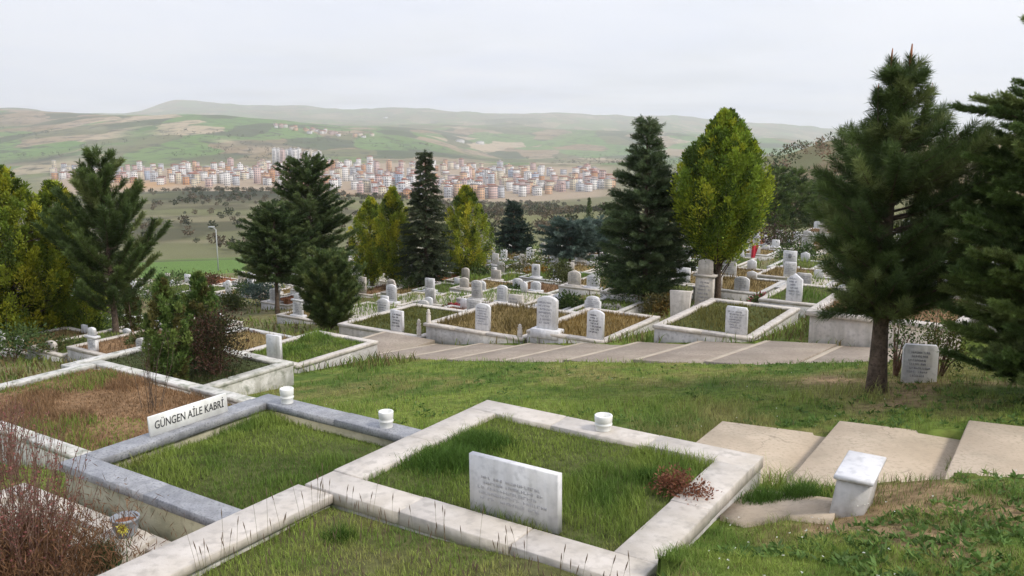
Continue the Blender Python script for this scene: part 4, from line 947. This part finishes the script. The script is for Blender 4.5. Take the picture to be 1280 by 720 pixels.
# dry shrub in the front grave
ss, rr = onz(852, 606, -2.55); x, y = XY(ss, rr)
shrub('shrub', 'withered rust brown little shrub in the right corner of the front white grave', (x, y, -2.66), .21, .17, [(.23, .095, .055), (.17, .07, .04), (.29, .13, .075)], 1500, .026, 24, upk=.3)
for (px, py, h, r_, lab) in ((960, 611, .14, .2, 'dark grass tuft between the broken concrete pad and the steps'), (425, 655, .17, .16, 'grass tuft in the back corner of the nearest grave'), (560, 580, .17, .42, 'tall lush grass tuft in the back left of the front white grave'), (812, 600, .14, .16, 'dark grass tuft beside the rust brown shrub'), (1004, 612, .16, .2, 'dark green grass tuft growing against the concrete steps'), (600, 556, .15, .34, 'lush grass tuft at the back kerb of the front white grave')):
    x, y = XY(*onz(px, py, -2.63)); n = int(9000 * r_ ** 1.2); q = rng.normal(size=(n, 2)) * [r_ * .5, r_ * .32]
    m = MB(); hh = h * rng.uniform(.6, 1.25, n) * np.exp(-(q ** 2).sum(1) / r_ ** 2 * .8)
    zb = -2.66 if px < 900 and py < 640 else -2.8 if px < 900 else float(Z(x, y))
    m.blades(np.stack([q[:, 0], q[:, 1], np.zeros(n)], 1), hh, rng.uniform(.003, .006, n), rng.uniform(.2, .7, n), np.array([.070, .135, .022]) * rng.uniform(.7, 1.5, (n, 1)))
    o = m.build('grass_tuft', MT['blade'], None, (x, y, zb)); tag(o, lab, 'grass', kind='stuff')

# ------------------------------------------------------------------ lower left corner
def twiggy(name, label, base, n, hmin, hmax, spread, buds, budc, cat='shrub', stemc='twig', k=4, budsz=.014, dry=0, dryc=None):
    t = thing(name, label, cat, base); m = MB(); B = MB()
    for i in range(n):
        a = rng.uniform(0, 6.28); h = rng.uniform(hmin, hmax); o_ = spread * rng.random() ** .7
        p0 = np.array([math.cos(a) * o_ * .35, math.sin(a) * o_ * .35, -.04]); p3 = np.array([math.cos(a) * o_, math.sin(a) * o_, h]) + rng.normal(size=3) * .05
        u = np.linspace(0, 1, 6)[:, None]; bow = rng.normal(size=3) * [.05, .05, .02]
        P = p0 + (p3 - p0) * u + bow * np.sin(u * math.pi); P += rng.normal(size=P.shape) * .006
        m.tube(P, np.linspace(.0042, .0012, 6), k, 0, cap=False)
        for j in range(rng.integers(1, 4)):
            uu = rng.uniform(.35, .9); q = p0 + (p3 - p0) * uu + bow * math.sin(uu * math.pi); e = q + (p3 - p0) * .22 + rng.normal(size=3) * .07
            m.tube([q, (q + e) / 2 + rng.normal(size=3) * .008, e], [.0022, .0018, .0009], 3, 0, cap=False)
            w_ = rng.random((max(1, buds // 2), 1)); PB = q + (e - q) * w_; B.leaves(PB, rng.normal(size=PB.shape) + [0, 0, .4], budsz * rng.uniform(.6, 1.5, len(PB)), budsz * .6, np.array(budc) * rng.uniform(.6, 1.4, (len(PB), 1)))
        w_ = rng.uniform(.3, 1, (buds, 1)); PB = p0 + (p3 - p0) * w_ + bow * np.sin(w_ * math.pi)
        B.leaves(PB, rng.normal(size=PB.shape) + [0, 0, .4], budsz * rng.uniform(.6, 1.5, len(PB)), budsz * .6, np.array(budc) * rng.uniform(.6, 1.4, (len(PB), 1)))
    m.build('stems', MT[stemc], t); B.build('foliage', MT['leaf'], t)
    if dry:
        D_ = MB(); q = rng.normal(size=(dry, 3)) * [spread * .55, spread * .5, .16] + [0, 0, .2]; q[:, 2] = np.abs(q[:, 2])
        D_.leaves(q, rng.normal(size=(dry, 3)) * [.5, .5, .4] + [0, 0, .7], rng.uniform(.03, .10, dry), .006, np.array(dryc) * rng.uniform(.5, 1.5, (dry, 1))); D_.build('dry_foliage', MT['leaf'], t)
    return t
def on(px, py, z): 
    x, y = XY(*onz(px, py, z)); return (x, y, z)
twiggy('twiggy_bush', 'brown bush with red budded bare twigs in the bottom left corner', on(32, 745, -3.06), 150, .40, 1.20, .54, 11, (.23, .085, .075), dry=17000, dryc=(.17, .092, .046), budsz=.017)
twiggy('twiggy_bush', 'small bare twigged bush with dark red buds at the left edge', on(8, 590, -3.1), 45, .4, .85, .26, 9, (.25, .07, .08))
twiggy('bare_sapling', 'leafless arching sapling at the corner of the brown heather grave', on(188, 512, -3.22), 12, .5, .95, .42, 3, (.16, .09, .06), stemc='bark', budsz=.01)
# grass clump and pot
gx_, gy_, gz_ = on(128, 708, -3.05); n = 900; q = rng.normal(size=(n, 2)) * .055
m = MB(); m.blades(np.stack([q[:, 0], q[:, 1], np.zeros(n)], 1), rng.uniform(.10, .24, n), rng.uniform(.004, .007, n), rng.uniform(.2, .7, n), np.array([.045, .095, .03]) * rng.uniform(.7, 1.4, (n, 1)))
o = m.build('grass_tuft', MT['blade'], None, (gx_, gy_, gz_)); tag(o, 'strappy green clump between the bottom left bush and the flower pot', 'grass', kind='stuff')
bx, by, bz = on(150, 685, -3.05)
m = MB(); m.box(-.22, .20, -.16, .14, -.06, .055, .01); o = m.build('marble_slab', MT['marble'], None, (bx, by, bz)); o.rotation_euler = (0, 0, TH + .2)
tag(o, 'loose white marble slab lying under the flower pot', 'marble slab')
px_, py_, pz_ = on(158, 668, -2.99)
t = thing('flower_pot', 'grey flower pot with one yellow flower and a dead twig', 'flower pot', (px_, py_, pz_))
m = MB(); m.lathe([(.065, .0), (.085, .05), (.095, .12), (.102, .122), (.102, .14), (.088, .14), (.084, .10)], 24); m.build('pot', MT['potgrey'], t, smooth=True)
m = MB(); m.lathe([(.084, .10), (.01, .112)], 20); m.build('soil', MT['terracotta'], t)
m = MB(); m.tube([(.02, 0, .1), (.05, .02, .2), (.11, .03, .30)], [.003, .002, .001], 4); m.tube([(-.02, 0, .1), (0, -.02, .17), (.03, -.07, .15)], [.0025, .002, .0018], 4); m.build('stems', MT['twig'], t)
fc = np.array([.035, -.12, .105]); m = MB()
for j in range(3):
    a = np.linspace(0, 6.28, 13 - 2 * j)[:-1] + j * .3; D_ = np.stack([np.cos(a), -.35 - .15 * j + 0 * a, np.sin(a)], 1); m.leaves(np.tile(fc, (len(a), 1)), D_, .058 - .012 * j, .022, np.array([.80, .74, .16]))
m.build('flower', MT['leaf'], t)
# ------------------------------------------------------------------ the town in the valley
def build_mat(name, wall):
    m, nt, b = newmat(name); tc = N(nt, 'ShaderNodeTexCoord'); s = N(nt, 'ShaderNodeSeparateXYZ'); nt.links.new(tc.outputs['Object'], s.inputs[0])
    def M(op, a, v=None, c=None):
        n = N(nt, 'ShaderNodeMath', operation=op); nt.links.new(a, n.inputs[0])
        if v is not None:
            if hasattr(v, 'links'): nt.links.new(v, n.inputs[1])
            else: n.inputs[1].default_value = v
        return n.outputs[0]
    u = M('ADD', s.outputs['X'], s.outputs['Y'])
    fu = M('FRACT', M('MULTIPLY', u, 1 / 2.9)); fz = M('FRACT', M('MULTIPLY', s.outputs['Z'], 1 / 3.0))
    a = M('MULTIPLY', M('GREATER_THAN', fu, .52), M('GREATER_THAN', fz, .36)); a = M('MULTIPLY', a, M('LESS_THAN', fz, .84))
    mx = N(nt, 'ShaderNodeMix', data_type='RGBA'); nt.links.new(a, mx.inputs['Factor']); mx.inputs['A'].default_value = (*wall, 1); mx.inputs['B'].default_value = (.07, .08, .10, 1)
    nt.links.new(mx.outputs['Result'], b.inputs['Base Color']); b.inputs['Roughness'].default_value = .8; return m
TW = [('white', (.72, .70, .68)), ('cream', (.62, .55, .42)), ('pale pink', (.58, .43, .40)), ('peach', (.62, .40, .25)), ('pale grey', (.50, .51, .54)), ('pale blue', (.42, .48, .58)), ('orange', (.52, .27, .13))]
TMAT = [build_mat('apartment_' + n.replace(' ', '_'), c) for n, c in TW]
ROOFS = [mat_plain('red_tile_roof', (.30, .13, .09), .9), mat_plain('grey_flat_roof', (.36, .34, .33), .9), mat_plain('brown_tile_roof', (.24, .14, .11), .9)]
trng = np.random.default_rng(4)
def apartment(x, y, w, dp, h, ci, ri, rz, name, label, group, pitched):
    z = float(Z(x, y, False)); m = MB()
    m.box(-w / 2, w / 2, -dp / 2, dp / 2, -4, h, .05, 0)
    if pitched:
        o_ = .5; hh = dp * .22
        V = [(-w / 2 - o_, -dp / 2 - o_, h + .02), (w / 2 + o_, -dp / 2 - o_, h + .02), (w / 2 + o_, dp / 2 + o_, h + .02), (-w / 2 - o_, dp / 2 + o_, h + .02), (-w / 4, 0, h + hh), (w / 4, 0, h + hh)]
        m.add(V, [np.array([[0, 1, 5, 4], [2, 3, 4, 5], [3, 2, 1, 0]]), np.array([[1, 2, 5], [3, 0, 4]])], 1)
    else:
        m.box(-w / 2 - .3, w / 2 + .3, -dp / 2 - .3, dp / 2 + .3, h + .02, h + .5, .05, 1); m.box(-w / 6, w / 6, -dp / 6, dp / 6, h + .52, h + 2.6, .05, 0)
    if h > 9:   # balcony slabs on the long front
        for f in range(1, int(h / 3)): m.box(-w * .22, w * .22, -dp / 2 - 1.2, -dp / 2 - .02, f * 3 - .1, f * 3 + .75, .03, 0)
    o = m.build(name, [TMAT[ci], ROOFS[ri]], None, (x, y, z)); o.rotation_euler = (0, 0, rz)
    return tag(o, label, 'apartment block' if h > 9 else 'house', group)
placed = []
def try_place(px, py, w, dp, h, ci, ri, rz, name, label, group, pitched):
    p = at(px, py)
    for (x, y, r_) in placed:
        if (x - p[0]) ** 2 + (y - p[1]) ** 2 < (r_ + max(w, dp) * .5) ** 2: return False
    placed.append((p[0], p[1], max(w, dp) * .5)); apartment(p[0], p[1], w, dp, h, ci, ri, rz, name, label, group, pitched); return True
for i in range(12):   # the taller pale blocks standing behind the town
    try_place(344 + i * 5, 205 + (i % 3), 10, 9, trng.choice([24, 28, 32]), [0, 0, 2, 0, 4, 0, 0, 2, 0, 1, 0, 0][i], 1, .1, 'apartment_block', 'tall pale tower in the row above the back edge of the town', 'tall towers above the town', False)
ylo = lambda px: np.interp(px, [60, 100, 200, 260, 330, 400, 480, 560, 640, 700, 760], [224, 226, 231, 234, 231, 238, 248, 250, 248, 242, 238])
yhi = lambda px: np.interp(px, [60, 100, 200, 260, 330, 400, 480, 560, 640, 700, 760], [216, 215, 214, 209, 207, 205, 208, 208, 210, 212, 222])
wts = {0: [.25, .2, .15, .12, .12, .06, .10]}
cnt = 0; tries = 0
while cnt < 285 and tries < 12000:
    tries += 1
    px = trng.uniform(62, 762)
    if px < 215 and trng.random() < .55: continue
    if px > 660 and trng.random() < .35: continue
    a, b_ = yhi(px), ylo(px); py = a + (b_ - a) * trng.random() ** .8
    if vn(px, py * 3.2, 22, 5) < .34: continue
    wts_ = np.array([.33, .18, .20, .10, .10, .03, .06])
    if 430 < px < 520 and py > 226: wts_ = np.array([.3, .05, .15, .05, .3, .12, .03])
    ci = int(trng.choice(7, p=wts_)); h = float(trng.choice([7, 10, 13, 15, 17, 22], p=[.12, .18, .25, .22, .15, .08])); w = trng.uniform(7, 10.5); dp = trng.uniform(7, 9)
    rz = float(trng.choice([.35, .35 + math.pi / 2, .1])) + trng.normal() * .06
    if try_place(px, py, w, dp, h, ci, int(trng.choice(3, p=[.5, .3, .2])), rz, 'apartment_block', '%s apartment block in the distant valley town' % TW[ci][0], 'apartment blocks of the valley town', trng.random() < .65): cnt += 1
more = MB(); got = 0                # beyond the first 285: the rest of the town as one mass
for _ in range(9000):
    if got >= 260: break
    px = trng.uniform(62, 765); a, b_ = yhi(px), ylo(px); py = a + (b_ - a) * trng.random() ** .9; p = at(px, py); w = trng.uniform(6, 10); dp = trng.uniform(6, 8.5); h = trng.uniform(8, 15)
    if any((x - p[0]) ** 2 + (y - p[1]) ** 2 < (r_ + max(w, dp) * .5) ** 2 for x, y, r_ in placed): continue
    placed.append((p[0], p[1], max(w, dp) * .5)); got += 1; z = float(Z(p[0], p[1], False)); ca, sa = math.cos(.35), math.sin(.35)
    def MR(V, p=p, z=z, ca=ca, sa=sa): return np.stack([p[0] + V[:, 0] * ca - V[:, 1] * sa, p[1] + V[:, 0] * sa + V[:, 1] * ca, V[:, 2] + z], 1)
    ci = int(trng.choice(7, p=[.33, .18, .20, .10, .10, .03, .06])); more.box(-w / 2, w / 2, -dp / 2, dp / 2, -4, h, .05, ci, M=MR); more.box(-w / 2 - .4, w / 2 + .4, -dp / 2 - .4, dp / 2 + .4, h + .02, h + .9, .05, 7 + int(trng.integers(3)), M=MR)
o = more.build('town_houses', TMAT + ROOFS); tag(o, 'further small houses packed between the apartment blocks of the valley town', 'houses', kind='stuff')
for i in range(34):  # village on the ridge above
    px = trng.uniform(340, 468); py = np.interp(px, [340, 400, 470], [157, 165, 171]) + trng.uniform(-1.5, 4)
    try_place(px, py, trng.uniform(10, 17), 10, trng.uniform(6, 10), int(trng.choice([0, 1, 2, 3])), int(trng.choice([0, 2])), trng.uniform(0, 3), 'village_house', 'small pale house in the village on the green ridge', 'houses of the ridge village', True)
for px, py, lab in ((482, 148, 'single pale building on the slope far beyond the village'), (575, 178, 'pale low building on the right shoulder of the green ridge'), (600, 180, 'long pale shed near the right end of the green ridge')):
    p = at(px, py); apartment(p[0], p[1], 34, 16, 9, 0, 1, .2, 'village_house', lab, 'buildings on the far slopes', True)
# pylon mast on the left hill
p = at(177, 143); t = thing('lattice_mast', 'thin lattice mast on the skyline of the left hill', 'mast', tuple(p)); m = MB()
for dx, dy in ((-3, -3), (3, -3), (3, 3), (-3, 3)): m.tube([(dx, dy, -1), (dx * .2, dy * .2, 26), (0, 0, 34)], [.5, .35, .2], 4)
m.build('legs', MT['metal'], t); m = MB()
for z in (20, 26): m.tube([(-7, 0, z), (7, 0, z)], .35, 4)
for i in range(5): m.tube([(-3 + i * .5, -3 + i * .5, i * 5), (3 - i * .5, -3 + i * .5, i * 5 + 4)], .25, 3)
m.build('cross_arms', MT['metal'], t)
# lamp post at the green field
p = at(273, 338); d = proj(*p)[2]; h = 54 * d / F
t = thing('street_lamp', 'slim pale street lamp by the green field below the cemetery', 'street lamp', tuple(p)); m = MB(); m.tube([(0, 0, -.3), (0, 0, h * .95), (-.25, 0, h)], [.10 * d / 120, .07 * d / 120, .06 * d / 120], 8); m.build('pole', MT['metal'], t)
m = MB(); m.box(-.55, -.1, -.08, .08, h - .02, h + .07, .02); m.build('lamp_head', MT['metal'], t)
# red flag by an upper grave
p = at(938, 329); d = proj(*p)[2]
t = thing('flag', 'small red flag hanging beside a white grave in the upper rows', 'flag', tuple(p)); m = MB(); m.tube([(0, 0, -.1), (0, 0, .85)], [.014, .012], 6); m.build('pole', MT['metal'], t)
m = MB(); gx, gz = np.meshgrid(np.linspace(0, .34, 9), np.linspace(.22, .83, 10)); gy = .05 * np.sin(gx * 22 + gz * 3); gx = gx * (.55 + .45 * (gz - .22) / .6)
idx = np.arange(90).reshape(10, 9); qd = np.stack([idx[:-1, :-1], idx[:-1, 1:], idx[1:, 1:], idx[1:, :-1]], -1).reshape(-1, 4)
m.add(np.stack([gx.ravel(), gy.ravel(), gz.ravel()], 1), qd); m.add(np.stack([gx.ravel(), gy.ravel() + .006, gz.ravel()], 1), qd[:, ::-1]); m.build('cloth', MT['red'], t, smooth=True)

# ------------------------------------------------------------------ far woods and scrub (nobody could count them)
def clumps(n, pxr, Dr, cols, size, dens_fn, name, label, per=26):
    m = MB(); u = rng.uniform(*pxr, n); D = np.exp(rng.uniform(math.log(Dr[0]), math.log(Dr[1]), n)); x = (u - 640) / F * D; y = D
    k = rng.random(n) < dens_fn(u, D, x, y); x, y, D = x[k], y[k], D[k]; n = len(x); z = Z(x, y, False)
    S = size * rng.uniform(.5, 1.4, n); cl = np.array(cols)[rng.integers(len(cols), size=n)]
    for j in range(per):
        off = rng.normal(size=(n, 3)); off /= np.linalg.norm(off, axis=1)[:, None]; off *= (rng.random((n, 1)) ** .4)
        P = np.stack([x, y, z], 1) + off * np.stack([S, S, S * .8], 1) * .62 + np.stack([0 * S, 0 * S, S * .55], 1)
        m.leaves(P - off * S[:, None] * .2, off + rng.normal(size=(n, 3)) * .6, S * .26, S * .14, cl * rng.uniform(.7, 1.3, (n, 1)))
    o = m.build(name, MT['leaf']); tag(o, label, 'woods', kind='stuff'); return o
clumps(4200, (-60, 780), (150, 900), [(.06, .065, .035), (.10, .08, .05), (.05, .06, .028), (.14, .11, .07)], 3.0, lambda u, D, x, y: np.where((np.abs(u - 235) < 80) & (D < 225), 0, np.maximum(np.maximum(smooth(.50, .62, fbm(x, y, 130, 15)) * .8, .10 * (D < 600)), .9 * np.exp(-(np.log(D / 640) / .13) ** 2 - ((u - 300) / 85) ** 2))), 'valley_woods', 'bare brown and dark green woods between the cemetery and the town', 75)
clumps(700, (955, 1340), (95, 330), [(.05, .075, .03), (.07, .085, .035), (.19, .13, .08), (.14, .11, .06)], 3.0, lambda u, D, x, y: np.where((D > 240) & (u < 1050), .9, .30), 'hill_woods', 'scrub and trees on the near hill at right')
clumps(1600, (-60, 900), (1900, 3600), [(.055, .068, .035), (.07, .075, .045)], 9, lambda u, D, x, y: smooth(.54, .60, fbm(x, y, 300, 19)), 'ridge_woods', 'dark tree lines across the green ridge', 16)
# ------------------------------------------------------------------ air, sky, sun, camera
m = bpy.data.materials.new('haze_air'); m.use_nodes = True; nt = m.node_tree; nt.nodes.clear()
out = N(nt, 'ShaderNodeOutputMaterial'); pv = N(nt, 'ShaderNodeVolumePrincipled'); pv.inputs['Color'].default_value = (.98, .985, 1.0, 1); pv.inputs['Density'].default_value = 1.3e-4; pv.inputs['Anisotropy'].default_value = .2
nt.links.new(pv.outputs['Volume'], out.inputs['Volume'])
hz = MB(); hz.box(-17000, 17000, -17000, 17000, float(ZZ.min()) - 1.5, max(10.0, float(ZZ.max())) + 12, 0)
o = hz.build('haze', m); tag(o, 'thin grey haze over the valley', 'haze', kind='stuff'); o.visible_shadow = True
w = bpy.data.worlds.new('World'); SC.world = w; w.use_nodes = True; nt = w.node_tree; bg = nt.nodes['Background']; bg.inputs['Strength'].default_value = .1
SUN_EL, SUN_AZ = math.radians(46), math.atan2(.8, -.38)
sk = N(nt, 'ShaderNodeTexSky'); sk.sky_type = 'NISHITA'; sk.sun_disc = False; sk.sun_elevation = SUN_EL; sk.sun_rotation = SUN_AZ; sk.dust_density = 3
tc = N(nt, 'ShaderNodeTexCoord'); sx = N(nt, 'ShaderNodeSeparateXYZ'); nt.links.new(tc.outputs['Generated'], sx.inputs[0])
def mth(op, a, b):
    n = N(nt, 'ShaderNodeMath', operation=op)
    for i, v in enumerate((a, b)):
        if hasattr(v, 'links'): nt.links.new(v, n.inputs[i])
        else: n.inputs[i].default_value = v
    return n.outputs[0]
zc = mth('ADD', mth('MAXIMUM', sx.outputs['Z'], 0), .10)
cb = N(nt, 'ShaderNodeCombineXYZ'); nt.links.new(mth('DIVIDE', sx.outputs['X'], zc), cb.inputs[0]); nt.links.new(mth('DIVIDE', sx.outputs['Y'], zc), cb.inputs[1])
n1 = N(nt, 'ShaderNodeTexNoise'); n1.inputs['Scale'].default_value = .55; n1.inputs['Detail'].default_value = 7; n1.inputs['Roughness'].default_value = .55; nt.links.new(cb.outputs[0], n1.inputs['Vector'])
r1 = N(nt, 'ShaderNodeValToRGB'); r1.color_ramp.elements[0].position = .33; r1.color_ramp.elements[1].position = .52
r1.color_ramp.elements[0].color = (.50, .50, .50, 1); r1.color_ramp.elements[1].color = (1, 1, 1, 1); nt.links.new(n1.outputs['Fac'], r1.inputs['Fac'])
n2 = N(nt, 'ShaderNodeTexNoise'); n2.inputs['Scale'].default_value = .7; n2.inputs['Detail'].default_value = 6; nt.links.new(cb.outputs[0], n2.inputs['Vector'])
r2 = N(nt, 'ShaderNodeValToRGB'); r2.color_ramp.elements[0].color = (5.6, 6.5, 9.0, 1); r2.color_ramp.elements[1].color = (8.5, 8.75, 9.9, 1); r2.color_ramp.elements[0].position = .38; r2.color_ramp.elements[1].position = .60
nt.links.new(n2.outputs['Fac'], r2.inputs['Fac'])
mx = N(nt, 'ShaderNodeMix', data_type='RGBA'); nt.links.new(r1.outputs['Color'], mx.inputs['Factor']); nt.links.new(sk.outputs['Color'], mx.inputs['A']); nt.links.new(r2.outputs['Color'], mx.inputs['B'])
nt.links.new(mx.outputs['Result'], bg.inputs['Color'])
sd = bpy.data.lights.new('sun', 'SUN'); sd.energy = 2.8; sd.angle = math.radians(10); sd.color = (1, .94, .84)
so = bpy.data.objects.new('sun', sd); COL.objects.link(so)
from mathutils import Vector
dv = Vector((math.sin(SUN_AZ) * math.cos(SUN_EL), math.cos(SUN_AZ) * math.cos(SUN_EL), math.sin(SUN_EL))); so.rotation_euler = dv.to_track_quat('Z', 'Y').to_euler(); so.location = (20, -10, 30)
cd = bpy.data.cameras.new('camera'); cam = bpy.data.objects.new('camera', cd); COL.objects.link(cam)
cd.sensor_width = 36; cd.lens = 36 * F / 1280; cd.clip_start = .05; cd.clip_end = 40000
cam.rotation_euler = (math.pi / 2 - PITCH, 0, 0); SC.camera = cam
SC.render.resolution_x, SC.render.resolution_y = 1024, 576
SC.view_settings.view_transform = 'Standard'; SC.view_settings.look = 'None'; SC.view_settings.exposure = 0.5; SC.view_settings.gamma = 1
SC.cycles.use_denoising = True; SC.cycles.max_bounces = 6; SC.cycles.transparent_max_bounces = 8; SC.cycles.volume_bounces = 2
